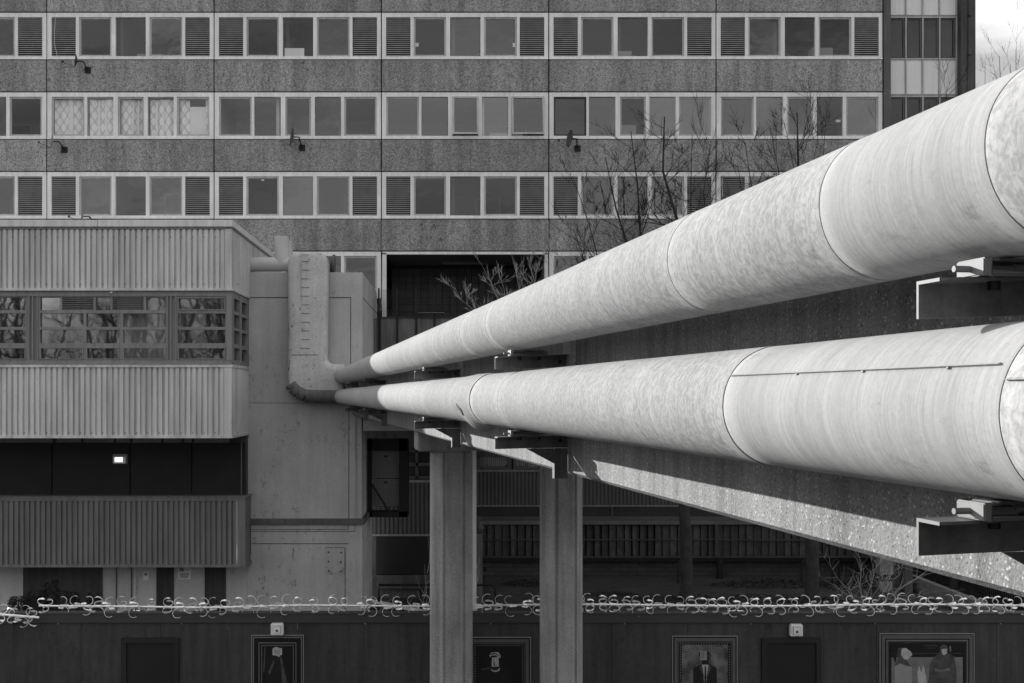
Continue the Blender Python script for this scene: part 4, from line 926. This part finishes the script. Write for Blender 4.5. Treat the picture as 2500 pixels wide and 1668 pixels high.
# ------------------------------------------------------------------ steel brackets carrying the pipes
def bracket(s, low, label):
    nm = thing('pipe_bracket', label, 'bracket', (0, 0, EYE), AA, 'steel brackets carrying the pipes')
    l1 = 1.456; l2 = LB-.003; ht = (-.284 if low else .263); leg = .087; t = .008; rise = .010 if low else .022
    def tl(l): return ht+(l-l1)/(l2-l1)*rise
    w = MB()                                                # web, far edge; flange towards the camera
    w.prism([(l1, s, tl(l1)), (l2, s, tl(l2)), (l2, s, tl(l2)-leg), (l1, s, tl(l1)-leg)], (0, -1, 0), t)
    o = w.build('web', M_STEEL, None); o.parent = nm
    w = MB(); w.prism([(l1, s-t, tl(l1)), (l2, s-t, tl(l2)), (l2, s-t, tl(l2)-t), (l1, s-t, tl(l1)-t)], (0, -1, 0), leg-t)
    o = w.build('flange', M_STEEL, None, bevel=.0015); o.parent = nm
    # bare metal end of the angle
    w = MB(); w.box(l1-.0015, l1, s-t, s, ht-leg, ht).box(l1-.0015, l1, s-leg, s-t, ht-t, ht); o = w.build('cut_end', M_STEELL, None); o.parent = nm
    w = MB(); w.tube([(l2-.055, s-t-.012, ht-.03), (l2-.055, s-t, ht-.03)], .014, 6); o = w.build('bolt', M_CAGE, None); o.parent = nm
    w = MB(); w.tube([(l1+.16, s-.05, ht-.022), (l1+.16, s-.05, ht-.002)], .014, 6).tube([(l1+.30, s-.05, ht-.02), (l1+.30, s-.05, ht)], .012, 6); o = w.build('bolt', M_CAGE, None); o.parent = nm
    if low:
        w = MB(); w.prism([(l2-.095, s-t, ht-leg+.003), (l2, s-t, ht-leg+.003), (l2, s-t, HB-.028), (l2-.095, s-t, HB-.028)], (0, -1, 0), t)
        w.prism([(l2-.095, s-t-.0005, ht-leg), (l2-.087, s-t-.0005, ht-leg), (l2-.087, s-t-.0005, HB-.028), (l2-.095, s-t-.0005, HB-.028)], (0, 1, 0), .05); o = w.build('post', M_STEEL, None); o.parent = nm
        w = MB(); w.prism([(l1+.22, s+.001, ht-leg+.002), (l2-.09, s+.001, ht-leg+.002), (l2-.09, s+.001, ht-leg-.105)], (0, 1, 0), .008); o = w.build('gusset', M_STEEL, None); o.parent = nm
    # roller shoe between bracket and pipe
    h0 = ht+.004
    w = MB(); w.box(l1+.085, l1+.105, s-.12, s-.02, h0, h0+.040).box(l1+.105, l1+.30, s-.12, s-.105, h0, h0+.010).box(l1+.105, l1+.30, s-.035, s-.02, h0, h0+.03).box(l1+.105, l1+.13, s-.12, s-.02, h0+.034, h0+.040)
    o = w.build('shoe', M_STEELL, None, bevel=.003); o.parent = nm
    w = MB(); w.tube([(l1+.045, s-.07, h0+.018), (l1+.35, s-.07, h0+.018)], .0075, 8).tube([(l1+.19, s-.075, h0+.022), (l1+.36, s-.065, h0+.030)], .010, 8).tube([(l1+.13, s-.07, h0+.017), (l1+.2, s-.07, h0+.017)], .012, 8)
    o = w.build('roller_rod', M_STEELL, None, smooth=True); o.parent = nm
    w = MB(); w.box(l1+.12, l1+.33, s-.10, s-.03, h0+.034, h0+.0405); o = w.build('saddle_plate', M_STEEL, None); o.parent = nm
    return nm
ss = [s_at(2239, 1.456), s_at(1208.6, 1.456), s_at(1012, 1.456), s_at(877, 1.456), s_at(843, 1.456)]
od = ['nearest the camera at the right edge', 'second from the camera', 'third from the camera, above the left column', 'fourth from the camera, in shade', 'farthest, beside the boxed duct']
for s, dsc in zip(ss, od):
    bracket(s, False, 'steel angle bracket under the upper pipe, '+dsc)
    bracket(s, True, 'steel bracket with post under lower pipe, '+dsc)
bracket(-2.1, False, 'steel angle bracket under the upper pipe, behind the viewpoint'); bracket(-2.1, True, 'steel angle bracket with post under the lower pipe, behind the viewpoint')

# ------------------------------------------------------------------ hoarding with doors and framed posters
ZH = 19.3
def hx(px): return (px-CX)*ZH/F
def hz(py): return EYE+(CY-py)*ZH/F
hd = thing('site_hoarding', 'long dark painted site hoarding across the foot of the scene', 'hoarding', (hx(1250), ZH, 0))
seams = [-40, 34, 198, 392, 555, 726, 890, 1056, 1220, 1390, 1493, 1679, 1868, 2010, 2140, 2433, 2560]
for a, b in zip(seams[:-1], seams[1:]):
    dy = random.uniform(-.004, .004)
    MB().box(hx(a)+.003, hx(b)-.003, ZH+dy, ZH+.02+dy, 0, hz(1521)).build('board', M_BOARD, hd)
    MB().box(hx(a), hx(a)+.05, ZH+.03, ZH+.12, 0, hz(1500)).build('batten', M_DARKC, hd)
for a, b in zip((-40, 1905), (1905, 2560)): MB().box(hx(a)+.002, hx(b)-.002, ZH-.035, ZH+.16, hz(1520), hz(1498)).build('capping', M_BOARDC, hd, bevel=.006)
MB().box(hx(-40), hx(2560), ZH-.045, ZH+.17, hz(1498.5), hz(1496)).build('coping', M_BOARDC, hd)
for q in (142, 444, 892, 1198, 1525, 1833, 2137, 2443): MB().box(hx(q-.9), hx(q+.9), ZH-.006, ZH, hz(1524), hz(1522)).build('screw', M_WHITE, hd)
def hdoor(q0, q1, lab):
    d = MB(); t = 13
    d.box(hx(q0), hx(q0+t), ZH-.05, ZH-.005, 0, hz(1557)).box(hx(q1-t), hx(q1), ZH-.05, ZH-.005, 0, hz(1557)).box(hx(q0+t), hx(q1-t), ZH-.05, ZH-.005, hz(1569), hz(1557))
    w = thing('hoarding_door', lab, 'door', (hx((q0+q1)/2), ZH-.02, 0), 0, 'doors in the hoarding')
    d.build('door_frame', M_DOORF, w, bevel=.004)
    MB().box(hx(q0+t)+.004, hx(q1-t)-.004, ZH-.022, ZH-.006, .02, hz(1569)-.006).build('door_leaf', M_DOORH, w)
    MB().tube([(hx(q1-t-8), ZH-.06, 1.0), (hx(q1-t-8), ZH-.03, 1.0)], .02, 8).build('handle', M_STEEL, w)
hdoor(297, 438, 'near black flush door in the hoarding at lower left')
hdoor(1858, 2004, 'near black flush door in the hoarding, right of the suited poster')
M_PFR = mat('poster_frame_print', .085, .6, .12, 3); M_PFRL = mat('poster_frame_highlight', .14, .6, .1, 3); M_PDK = mat('poster_black', .004, .5)
M_PPAPER = mat('poster_paper_print', .34, .7, .2, 14); M_PWHITE = mat('poster_border_print', .22, .7, .1, 3); M_PSUIT = mat('poster_suit_print', .008, .6); M_PG1 = mat('poster_grey_print', .055, .6, .4, 10); M_PG2 = mat('poster_wall_print', .13, .6, .25, 6)
M_PSKY = mat('poster_cloud_print', .10, .6, .75, 4.5)
def poster(q0, q1, top, label, frame, drawer):
    w = thing('framed_poster', label, 'poster', (hx((q0+q1)/2), ZH-.01, 0), 0, 'framed posters on the hoarding'); b = hz(1800)
    MB().box(hx(q0), hx(q1), ZH-.016, ZH-.002, b, hz(top)).build('sheet_edge', M_PWHITE, w)
    fr = MB(); e = 2.0
    MB().box(hx(q0+e), hx(q1-e), ZH-.019, ZH-.016, b, hz(top+e)).build('backing', M_PDK, w)
    lv = [(5, 5, M_PFR), (12, 4, M_PFR)] if frame != 'wide' else [(4, 9, M_PFR), (16, 2.5, M_PFRL)]
    if frame == 'leaf': lv = [(4, 3, M_PFRL), (18, 2, M_PFRL), (24, 2.5, M_PFR)]
    if frame == 'bead': lv = [(5, 8, M_PFR), (14.5, 1.5, M_PFR)]
    for i, (o_, t, m) in enumerate(lv):
        a, c = q0+o_, q1-o_; y = top+o_; k = MB()
        d0 = ZH-.024-.002*i
        k.box(hx(a), hx(c), d0, ZH-.019, hz(y+t), hz(y)).box(hx(a), hx(a+t), d0, ZH-.019, b, hz(y+t)).box(hx(c-t), hx(c), d0, ZH-.019, b, hz(y+t)); k.build('moulding', m, w, bevel=.003)
    # ornament: beads or leaves
    off = {'bead': 20, 'leaf': 11.5, 'wide': 20.5}[frame]; stp = {'bead': 6.3, 'leaf': 11.3, 'wide': 3.6}[frame]; R0 = {'bead': 1.5, 'leaf': 3.6, 'wide': .9}[frame]
    k = MB(); xx = q0+off
    def dot(x, y):
        n_ = 6; k.prism([(hx(x)+R0*ZH/F*math.cos(2*PI*j/n_), ZH-.026, hz(y)+R0*ZH/F*math.sin(2*PI*j/n_)) for j in range(n_)], (0, 1, 0), .006)
    while xx < q1-off+.1: dot(xx, top+off); xx += stp
    yy = top+off+stp
    while yy < 1680: dot(q0+off, yy); dot(q1-off, yy); yy += stp
    k.build('ornament', M_PFRL if frame != 'leaf' else M_PDK, w)['kind'] = 'stuff'
    drawer(w, q0, q1, top)
def flat(w, pts_, m, name, d=.028): return MB().prism([(hx(a), ZH-d, hz(b)) for a, b in pts_], (0, 1, 0), .0015).build(name, m, w)
def d1(w, q0, q1, top):
    flat(w, [(640, 1800), (640, 1571), (717, 1571), (717, 1800)], M_PDK, 'picture', .022)
    flat(w, [(648, 1800), (650, 1612), (664, 1600), (682, 1598), (694, 1606), (700, 1640), (704, 1800)], M_PSUIT, 'printed_figure', .025)
    flat(w, [(666, 1583), (672, 1579), (678, 1579), (683, 1582), (689, 1582), (689, 1598), (685, 1599), (682, 1604), (676, 1600), (666, 1599)], M_PPAPER, 'printed_paper', .0275)
    flat(w, [(655, 1640), (668, 1612), (672, 1614), (660, 1646)], M_PG1, 'printed_fold', .0268); flat(w, [(646, 1580), (649, 1580), (646, 1640), (643, 1640)], M_PG1, 'printed_fold', .0235)
    for k in range(3): flat(w, [(670, 1586+k*3.6), (684, 1586+k*3.6), (684, 1587+k*3.6), (670, 1587+k*3.6)], M_PG1, 'printed_line', .0285)
    flat(w, [(684, 1600), (687, 1601), (702, 1668), (690, 1668)], M_PG1, 'printed_scarf', .0275)
def d2(w, q0, q1, top):
    flat(w, [(q0+24, 1800), (q0+24, 1579), (q1-24, 1579), (q1-24, 1800)], M_PDK, 'picture', .022)
    flat(w, [(1165, 1668), (1170, 1634), (1195, 1630), (1225, 1622), (1240, 1636), (1246, 1668)], M_PSUIT, 'printed_figure', .025)
    flat(w, [(1195, 1598), (1199, 1593), (1208, 1591.5), (1217, 1592), (1221, 1599), (1222, 1606), (1216, 1604), (1208, 1599), (1200, 1600), (1195.5, 1604)], M_PPAPER, 'printed_hat', .0275)
    flat(w, [(1196, 1596), (1208, 1593), (1219, 1600), (1218, 1602), (1208, 1596), (1197, 1599)], M_PG1, 'printed_fold', .0288); flat(w, [(1174, 1633), (1196, 1628), (1196, 1631), (1176, 1636)], M_PG1, 'printed_fold', .0268); flat(w, [(1198, 1632), (1206, 1636), (1213, 1636), (1221, 1629), (1219, 1637), (1210, 1640), (1201, 1638)], M_PPAPER, 'printed_collar', .0275)
    flat(w, [(1204, 1608), (1209, 1622), (1206, 1626)], M_PG1, 'printed_fold', .0302)
    flat(w, [(1201, 1604), (1217, 1604), (1218, 1627), (1200, 1627)], M_PPAPER, 'printed_paper', .0275)
def d3(w, q0, q1, top):
    flat(w, [(1664, 1800), (1664, 1574), (1776, 1574), (1776, 1800)], M_PSKY, 'picture', .022)
    flat(w, [(1690, 1800), (1692, 1630), (1712, 1621), (1717, 1606), (1706, 1600), (1706, 1592), (1714, 1587), (1727, 1587), (1735, 1598), (1734, 1606), (1729, 1612), (1729, 1620), (1749, 1630), (1752, 1800)], M_PSUIT, 'printed_figure', .025)
    flat(w, [(1713, 1622), (1729, 1622), (1722, 1680), (1720, 1680)], M_PPAPER, 'printed_shirt', .0265)
    flat(w, [(1719.5, 1626), (1723, 1626), (1723.5, 1680), (1718.5, 1680)], M_PSUIT, 'printed_tie', .0285)
    for k in range(5): flat(w, [(1711, 1591+k*3.6), (1721-k, 1590.5+k*3.6), (1721-k, 1591.6+k*3.6), (1711, 1592+k*3.6)], M_PG1, 'printed_line', .0305)
    flat(w, [(1713, 1622), (1707, 1628), (1717, 1652), (1720, 1660)], M_PG1, 'printed_lapel', .0278); flat(w, [(1729, 1622), (1736, 1628), (1726, 1652), (1722.5, 1660)], M_PG1, 'printed_lapel', .0278)
    flat(w, [(1728, 1600), (1732, 1597), (1733, 1603), (1730, 1607)], M_PG1, 'printed_ear', .0268)
    flat(w, [(1708, 1588), (1725, 1588), (1725, 1611), (1709, 1611)], M_PWHITE, 'printed_paper', .0285)
def d4(w, q0, q1, top):
    flat(w, [(2175, 1800), (2175, 1566), (2349, 1566), (2349, 1800)], M_PDK, 'picture', .022)
    flat(w, [(2175, 1800), (2175, 1604), (2349, 1604), (2349, 1800)], M_PG2, 'printed_wall', .0235)
    for (a, b, c_) in ((2208, 2222, 1568), (2255, 2288, 1575), (2262, 2282, 1581), (2332, 2337, 1581), (2178, 2345, 1594)): flat(w, [(a, c_), (b, c_), (b, c_+1.3), (a, c_+1.3)], M_PG1, 'printed_slat_edge', .0232)
    flat(w, [(2240, 1668), (2238, 1640), (2243, 1625), (2248, 1642), (2253, 1623), (2258, 1645), (2262, 1668)], M_PPAPER, 'printed_cloth', .0245)
    flat(w, [(2281, 1632), (2296, 1634), (2318, 1630), (2318, 1636), (2296, 1641), (2281, 1638)], M_PG2, 'printed_hands', .0275); flat(w, [(2316, 1577), (2320, 1576), (2321, 1588), (2317, 1592)], M_PG2, 'printed_plait', .0275)
    flat(w, [(2178, 1600), (2184, 1586), (2192, 1581), (2189, 1598), (2184, 1618)], M_PSUIT, 'printed_hair', .0268)
    flat(w, [(2265, 1668), (2268, 1625), (2278, 1604), (2293, 1594), (2293, 1580), (2300, 1573), (2308, 1574), (2313, 1582), (2313, 1594), (2328, 1602), (2334, 1640), (2334, 1668)], M_PG1, 'printed_figure', .025)
    flat(w, [(2180, 1800), (2184, 1622), (2192, 1606), (2186, 1600), (2182, 1596), (2192, 1582), (2202, 1580), (2204, 1600), (2222, 1626), (2226, 1668)], M_PG1, 'printed_figure', .025)
    flat(w, [(2182, 1800), (2183, 1626), (2196, 1619), (2208, 1624), (2225, 1628), (2225, 1800)], M_PWHITE, 'printed_vest', .0265)
    flat(w, [(2200, 1583), (2210, 1581), (2222, 1590), (2226, 1598), (2214, 1610), (2206, 1609), (2198, 1598)], M_PPAPER, 'printed_paper', .0275)
    flat(w, [(2297, 1584), (2310, 1583), (2310, 1594), (2303, 1600), (2298, 1594)], M_PPAPER, 'printed_mask', .0275)
poster(614, 742, 1550, 'framed poster of a dark figure with paper over its face, under the square box light', 'leaf', d1)
poster(1140, 1296, 1555, 'framed dark poster of a turbaned figure, between the two bridge columns', 'bead', d2)
poster(1641, 1800, 1552, 'framed poster of a suited figure with paper face against clouds', 'bead', d3)
poster(2147, 2378, 1546, 'wide framed poster of two people with covered faces, at lower right', 'wide', d4)
for (q, y, lab) in ((678.5, 1534.5, 'square pale box light above the left poster'), (1940.5, 1537, 'square pale box light above the right hoarding door')):
    w = thing('box_light', lab, 'light', tuple(P(q, y, ZH-.03)), 0, 'box lights on the hoarding')
    MB().box(hx(q-15.5), hx(q+15.5), ZH-.11, ZH-.003, hz(y+15), hz(y-15)).build('housing', M_SIGN, w, bevel=.018)
    MB().box(hx(q-9), hx(q+9), ZH-.125, ZH-.111, hz(y+9.5), hz(y-9.5)).build('lens', M_LAMPD, w, bevel=.012)
    MB().box(hx(q-3), hx(q+3), ZH-.135, ZH-.126, hz(y+5), hz(y-1)).build('sensor', M_PIER, w, bevel=.004)
    MB().box(hx(q-13.5), hx(q+13.5), ZH-.115, ZH-.105, hz(y+15.6), hz(y+13)).build('bracket', M_STEEL, w)

# rotating security spikes on top of the hoarding
def claw(mb, ang, x0, flip, R_, twist):
    ca, sa = math.cos(ang), math.sin(ang); n = 9; w = .013; pts_ = []
    for i in range(n+1):
        t = i/n; th = -PI/2+t*math.radians(215)
        rx = flip*(R_*math.cos(th)); rz = R_*math.sin(th)+R_+.015
        tw = twist*t
        y = tw*.05
        pts_.append(Vector((x0+rx, y*ca-rz*sa*1, y*sa+rz*ca)))
    side = Vector((0, math.cos(ang), math.sin(ang)))
    m = len(mb.v)
    for i, p in enumerate(pts_):
        ww_ = w*(1.0 if i < n-1 else 1.7 if i == n-1 else .25)
        d = (pts_[min(i+1, n)]-pts_[max(i-1, 0)]).normalized(); nr = d.cross(side).normalized()*.0022
        mb.v += [tuple(p-side*ww_-nr), tuple(p+side*ww_-nr), tuple(p+side*ww_+nr), tuple(p-side*ww_+nr)]
    for i in range(n):
        for k in range(4): mb.f.append((m+4*i+k, m+4*i+(k+1) % 4, m+4*i+4+(k+1) % 4, m+4*i+4+k))
sp = thing('security_spikes', 'bright galvanised rotating spike bar along the top of the hoarding', 'security spikes', (hx(1250), ZH+.02, hz(1480)))
protos = []
for k in range(8):
    mb = MB(); a0 = random.uniform(0, 2*PI)
    for j in range(4): claw(mb, a0+j*PI/2+random.uniform(-.15, .15), random.uniform(-.03, .03), 1 if j % 2 else -1, random.uniform(.075, .098), random.uniform(-.5, .5))
    mb.tube([(-.05, 0, 0), (.05, 0, 0)], .022, 8)
    o = mb.build('spike_cluster', M_GALV, None, smooth=False); o.parent = sp; protos.append(o); 
def bar_y(q): return 1478+7*math.exp(-((q-520)/170)**2)+2.0*math.sin(q/130)
q = 112.0; i = 0
while q < 2500:
    lc = (hx(q)-sp.location.x, -.02, hz(bar_y(q))-sp.location.z)
    if i < 8: protos[i].location = lc
    else: inst(protos[random.randrange(8)], 'spike_cluster', sp, lc, (random.uniform(0, 6.28), 0, 0), (random.choice((1, -1)), 1, 1))
    q += random.choice((25, 27, 28, 30, 33, 42)); i += 1
MB().tube([(hx(q_), ZH, hz(bar_y(q_))) for q_ in [95+i*24.1 for i in range(102)]], .017, 8).build('bar', M_GALV, sp, smooth=True)
for q_ in (331, 890, 1145, 1420, 2180, 2450): MB().box(hx(q_)-.006, hx(q_)+.006, ZH-.01, ZH+.02, hz(1499), hz(bar_y(q_)-3)).build('stanchion', M_STEEL, sp)
sp2 = thing('security_spikes', 'short sagging length of spike bar at the far left end', 'security spikes', (hx(60), ZH-.2, hz(1508)))
MB().tube([(hx(-30), ZH-.2, hz(1492)), (hx(30), ZH-.2, hz(1496)), (hx(80), ZH-.2, hz(1500)), (hx(106), ZH-.2, hz(1502.5))], .02, 8).build('bar', M_GALV, sp2, smooth=True)
for q_ in (-15, 12, 40, 70, 86): inst(protos[random.randrange(8)], 'spike_cluster', sp2, (hx(q_)-sp2.location.x, 0, hz(1495+q_*.07)-sp2.location.z), (random.uniform(0, 6), 0, 0))

# ------------------------------------------------------------------ bare trees
def branch(mbt, mbc, p, d, L_, r, lev, maxl, up=.25, spread=.6, wig=.12, dens=1.0):
    n = 4 if lev < 2 else 3; pts_ = [p.copy()]; rad = [r]; dd = d.copy()
    for i in range(n):
        dd = (dd+Vector((random.gauss(0, wig), random.gauss(0, wig), random.gauss(0, wig*.6)+up*.16))).normalized()
        pts_.append(pts_[-1]+dd*L_/n); rad.append(r*(1-.62*(i+1)/n))
    (mbt if lev < 2 else mbc).tube(pts_, rad, 7 if lev == 0 else (5 if lev == 1 else 3), caps=False)
    if lev >= maxl: return
    k = int((5 if lev == 0 else 5 if lev == 1 else 4)*dens+random.random())
    for i in range(k):
        t = random.uniform(.25 if lev else .45, 1.0); j = min(int(t*n), n-1); f = t*n-j
        q = pts_[j].lerp(pts_[j+1], f); ax = dd.cross(Vector((random.gauss(0, 1), random.gauss(0, 1), random.gauss(0, 1)))).normalized()
        an = spread*random.uniform(.7, 1.35); nd = (dd*math.cos(an)+ax*math.sin(an)); nd.z += up; nd.normalize()
        branch(mbt, mbc, q, nd, L_*random.uniform(.48, .72)*(1.15-.35*t), max(rad[j]*.58, .0055), lev+1, maxl, up, spread, wig, dens)
    branch(mbt, mbc, pts_[-1], dd, L_*.66, max(rad[-1]*.95, .0055), lev+1, maxl, up, spread, wig, dens)
def bare_tree(base, leaders, label, bark, twig, tr=.16, fork=3.0, name='bare_tree', maxl=5, group='bare trees', dens=1.0, spread=.55):
    t = thing(name, label, 'tree', tuple(base), 0, group); a = MB(); c = MB(); base = Vector(base)
    top = Vector(leaders[0][0]); fp = base+Vector(((top.x-base.x)*.2, (top.y-base.y)*.2, fork))
    a.tube([base, base.lerp(fp, .1), base.lerp(fp, .5)+Vector((.04, 0, 0)), fp], [tr*1.25, tr, tr*.9, tr*.8], 12)
    for (tip, start, rr2) in leaders:
        tip = Vector(tip); st_ = base.lerp(fp, 1.0) if start is None else Vector(start)
        vec = tip-st_; n = 7; pts_ = []; rad = []
        for i in range(n+1):
            f = i/n; bow = Vector((vec.x*(f**.7-f)*.5, 0, 0)); pts_.append(st_+vec*f+bow+Vector((random.gauss(0, .11), random.gauss(0, .08), 0))*(0 < i < n)); rad.append(rr2*(1-.88*f))
        a.tube(pts_, rad, 7, caps=False)
        for i in range(2, n+1):
            for _ in range(int((4 if i < n else 3)*dens)+(dens < .6)):
                q = pts_[i-1].lerp(pts_[i], random.random()); h = vec.length
                nd = Vector((random.gauss(0, .8), random.gauss(0, .6), .75)).normalized()
                branch(a, c, q, nd, h*random.uniform(.085, .15)*(1.35-.75*i/n), rad[i]*.5+.004, 2, maxl-1, .22, spread, .13, dens)
    a.build('trunk', bark, t, smooth=True); c.build('crown', twig, t); return t
Zt = 33.6
bare_tree(P(1678, 1469, Zt), [(P(1622, 285, 31.5), None, .14), (P(1540, 320, 31.8), None, .10), (P(1735, 345, 32), None, .07), (P(1478, 385, 31), None, .10), (P(1398, 430, 31), None, .055), (P(1690, 330, 32.6), None, .06), (P(1400, 560, 31), None, .05)],
          'bare branching tree before the flats, its trunk left of the pair under the bridge', M_BARK, M_TWIG, .20, 3.6)
bare_tree(P(1983, 1475, 33.0), [(P(1946, 275, 31), None, .13), (P(1880, 310, 31), None, .06), (P(1818, 345, 31.5), None, .06), (P(2016, 290, 31.5), None, .05), (P(1800, 400, 31.5), None, .05), (P(1915, 300, 31.5), None, .05)],
          'bare tree rising behind the upper pipe, its trunk right of the pair under the bridge', M_BARK, M_TWIG, .22, 3.6)
bare_tree(P(1378, 1500, 32.2)-Vector((0, 0, P(1378, 1500, 32.2).z)), [(P(1175, 645, 31), None, .022), (P(1245, 605, 31), None, .022), (P(1305, 590, 31), None, .022), (P(1105, 690, 31), None, .02), (P(1340, 600, 31), None, .02), (P(1290, 640, 31), None, .02), (P(1145, 720, 31), None, .02), (P(1215, 660, 31), None, .02)],
          'pale-twigged young tree before the dark recessed opening', M_TWIGP, M_TWIGP, .10, 6.6, maxl=5, spread=.4, dens=.8)
bare_tree(P(2440, 1300, 45)-Vector((0, 0, P(2440, 1300, 45).z)), [(P(2440, 138, 45), None, .08), (P(2405, 150, 45), None, .05), (P(2466, 155, 45), None, .06), (P(2480, 120, 45), None, .06)],
          'distant bare tree against the white sky at the far right', M_TWIG, M_TWIG, .2, 5, dens=.5)
bare_tree(P(2330, 1400, 33)-Vector((0, 0, P(2330, 1400, 33).z)), [(P(2312, 210, 33), None, .05), (P(2335, 215, 33), None, .04), (P(2290, 220, 33), None, .04)],
          'bare tree whose tip shows before the pale stair panels', M_TWIG, M_TWIG, .15, 5, dens=.5)
# thin suckers and shrub stems low down
def stems(cx, Z, n, w, h, label, m):
    t = thing('bare_shrub', label, 'shrub', ((cx-CX)*Z/F, Z, 0)); c = MB()
    for i in range(n):
        p = Vector(((cx-CX)*Z/F+random.gauss(0, .15), Z, 0)); d = Vector((random.gauss(0, .8), random.gauss(0, .3), 1)).normalized()
        branch(c, c, p, d, h*random.uniform(.5, .9), .014, 2, 4, .02, .7, .22)
    c.build('stems', m, t)
stems(2120, 32, 8, 1, 2.2, 'tangled leafless shrub before the pale brick pier', M_TWIGP)
stems(935, 22, 4, 1, 2.4, 'few wiry dead stems behind the spikes, left of the columns', M_TWIGP)
stems(1175, 24, 3, 1, 2.4, 'wiry dead stem beside the thin pale post', M_TWIGP)
# trees behind the viewpoint, seen reflected in the windows
for tdesc, (x, y, h) in zip(('second from left of the front row', 'third from left, forked', 'nearest the bridge', 'tallest, farthest left', 'back row left', 'back row right'), ((-30, -18, 19), (-22, -22, 22), (-15, -16, 18), (-37, -26, 24), (-26, -30, 24), (-19, -34, 23))):
    bare_tree((x, y, 0), [((x+random.uniform(-1, 1), y, h), None, .3), ((x-4.6, y+.5, h*.8), None, .22), ((x+4.8, y-.5, h*.78), None, .22), ((x+2.2, y+2.5, h*.9), None, .16), ((x-2.2, y-2.5, h*.9), None, .16), ((x+5.5, y, h*.5), None, .12), ((x-5.5, y, h*.5), None, .12)],
              'bare park tree behind the viewpoint, '+tdesc, M_BARK, M_TWIG, .38, 2.5, name='park_tree', group='park trees behind the viewpoint', maxl=5)

# evergreen shrubs behind the hoarding at left
def shrub(q, top, wpx, n, label):
    Z = 20.4; x = (q-CX)*Z/F; zt = EYE+(CY-top)*Z/F; zb = 1.9; w = wpx*Z/F; t = thing('evergreen_shrub', label, 'shrub', (x, Z, 0), 0, 'evergreen shrubs behind the hoarding')
    MB().tube([(x, Z, 0), (x+.03, Z, 1.2), (x, Z, zt-.1)], [.04, .03, .008], 6).build('stem', M_BARK, t)
    c = MB()
    for i in range(n):
        f = random.random()**.8; ang = random.uniform(0, 2*PI); z = zb+(zt-zb)*f; rr = w*.5*(1-.72*f)*random.uniform(.2, 1)
        p = Vector((x+rr*math.cos(ang), Z+rr*math.sin(ang)*.8, z)); d = Vector((math.cos(ang), math.sin(ang), random.uniform(-.9, .1))).normalized(); e = d.cross(Vector((0, 0, 1))).normalized()*.013; s = random.uniform(.07, .12)
        m_ = p+d*s*.5+Vector((0, 0, .012)); tip = p+d*s
        c.poly([p, m_+e, tip, m_-e])
    c.build('foliage', M_LEAF, t)
shrub(45, 1456, 100, 800, 'low evergreen shrub against the left edge above the hoarding'); shrub(85, 1442, 80, 800, 'evergreen shrub just left of the tallest one')
shrub(124, 1414, 74, 900, 'tallest dark evergreen shrub above the hoarding'); shrub(174, 1440, 72, 700, 'evergreen shrub right of the tallest one, before dark boards'); shrub(230, 1444, 76, 600, 'evergreen shrub at the right end of the dark boards')
shrub(520, 1468, 90, 330, 'low evergreen shrub behind the spikes below the right dark board'); shrub(350, 1480, 70, 160, 'sparse evergreen sprig below the round-symbol sign')

# ------------------------------------------------------------------ satellite dishes on the flats
def dish(px, py, wpx, hpx, m, label, arm=-1, box=False, lit=False):
    Z = ZF-.35; c = P(px, py, Z); t = thing('satellite_dish', label, 'satellite dish', tuple(c), 0, 'satellite dishes on the flats')
    mb = MB(); n = 16; a = wpx*Z/F/2; b = hpx*Z/F/2; rings = 3
    yaw = math.radians(72 if arm < 0 else 62); dirv = Vector((arm*math.sin(yaw), -math.cos(yaw), .12)).normalized(); sx = Vector((0, 0, 1)); sy = dirv.cross(sx).normalized(); sx = sy.cross(dirv).normalized()
    b = hpx*Z/F/2
    mb.v.append(tuple(c-dirv*.05))
    for r in range(1, rings+1):
        f = r/rings
        for k in range(n): th = 2*PI*k/n; mb.v.append(tuple(c+dirv*(.07*f*f-.05)+sx*b*f*math.cos(th)+sy*b*.92*f*math.sin(th)))
    for k in range(n): mb.f.append((0, 1+k, 1+(k+1) % n))
    for r in range(rings-1):
        for k in range(n): mb.f.append((1+r*n+k, 1+(r+1)*n+k, 1+(r+1)*n+(k+1) % n, 1+r*n+(k+1) % n))
    mb.build('dish', m, t, smooth=True)
    foot = c-sx*b*.95; lnb = c+dirv*.42-sx*b*.55
    MB().tube([foot, lnb], .008, 5).build('arm', M_CAGE, t); MB().tube([lnb, lnb+Vector((-arm*.06, 0, .03))], .028, 8).build('receiver', M_WHITE if box else M_CAGE, t)
    MB().tube([lnb, lnb+Vector((-arm*.1, 0, -.16)), foot-Vector((0, 0, .03))], .005, 4).build('cable', M_CAGE, t)
    wall = Vector((c.x-arm*.28, ZF-.01, c.z-b*.9))
    MB().tube([c-dirv*.04, Vector((c.x-arm*.22, Z+.05, c.z)), wall], .022, 6).build('mast', M_CAGE, t)
    MB().box(wall.x-.1, wall.x+.1, ZF-.03, ZF-.002, wall.z-.1, wall.z+.1).build('wall_plate', M_CAGE, t)
dish(185, 149, 10, 33, M_DISH, 'dark satellite dish below the top left louvre'); dish(127, 345, 14, 34, M_DISHL, 'pale satellite dish at lower left of the lace-curtained windows')
dish(713, 334, 8, 47, M_DISH, 'large edge-on satellite dish on a square wall plate', box=True); dish(1392, 338, 16, 42, M_DISH, 'dark satellite dish below the black-framed window')
dish(200, 528, 8, 26, M_DISHL, 'pale satellite dish just above the office wing coping')
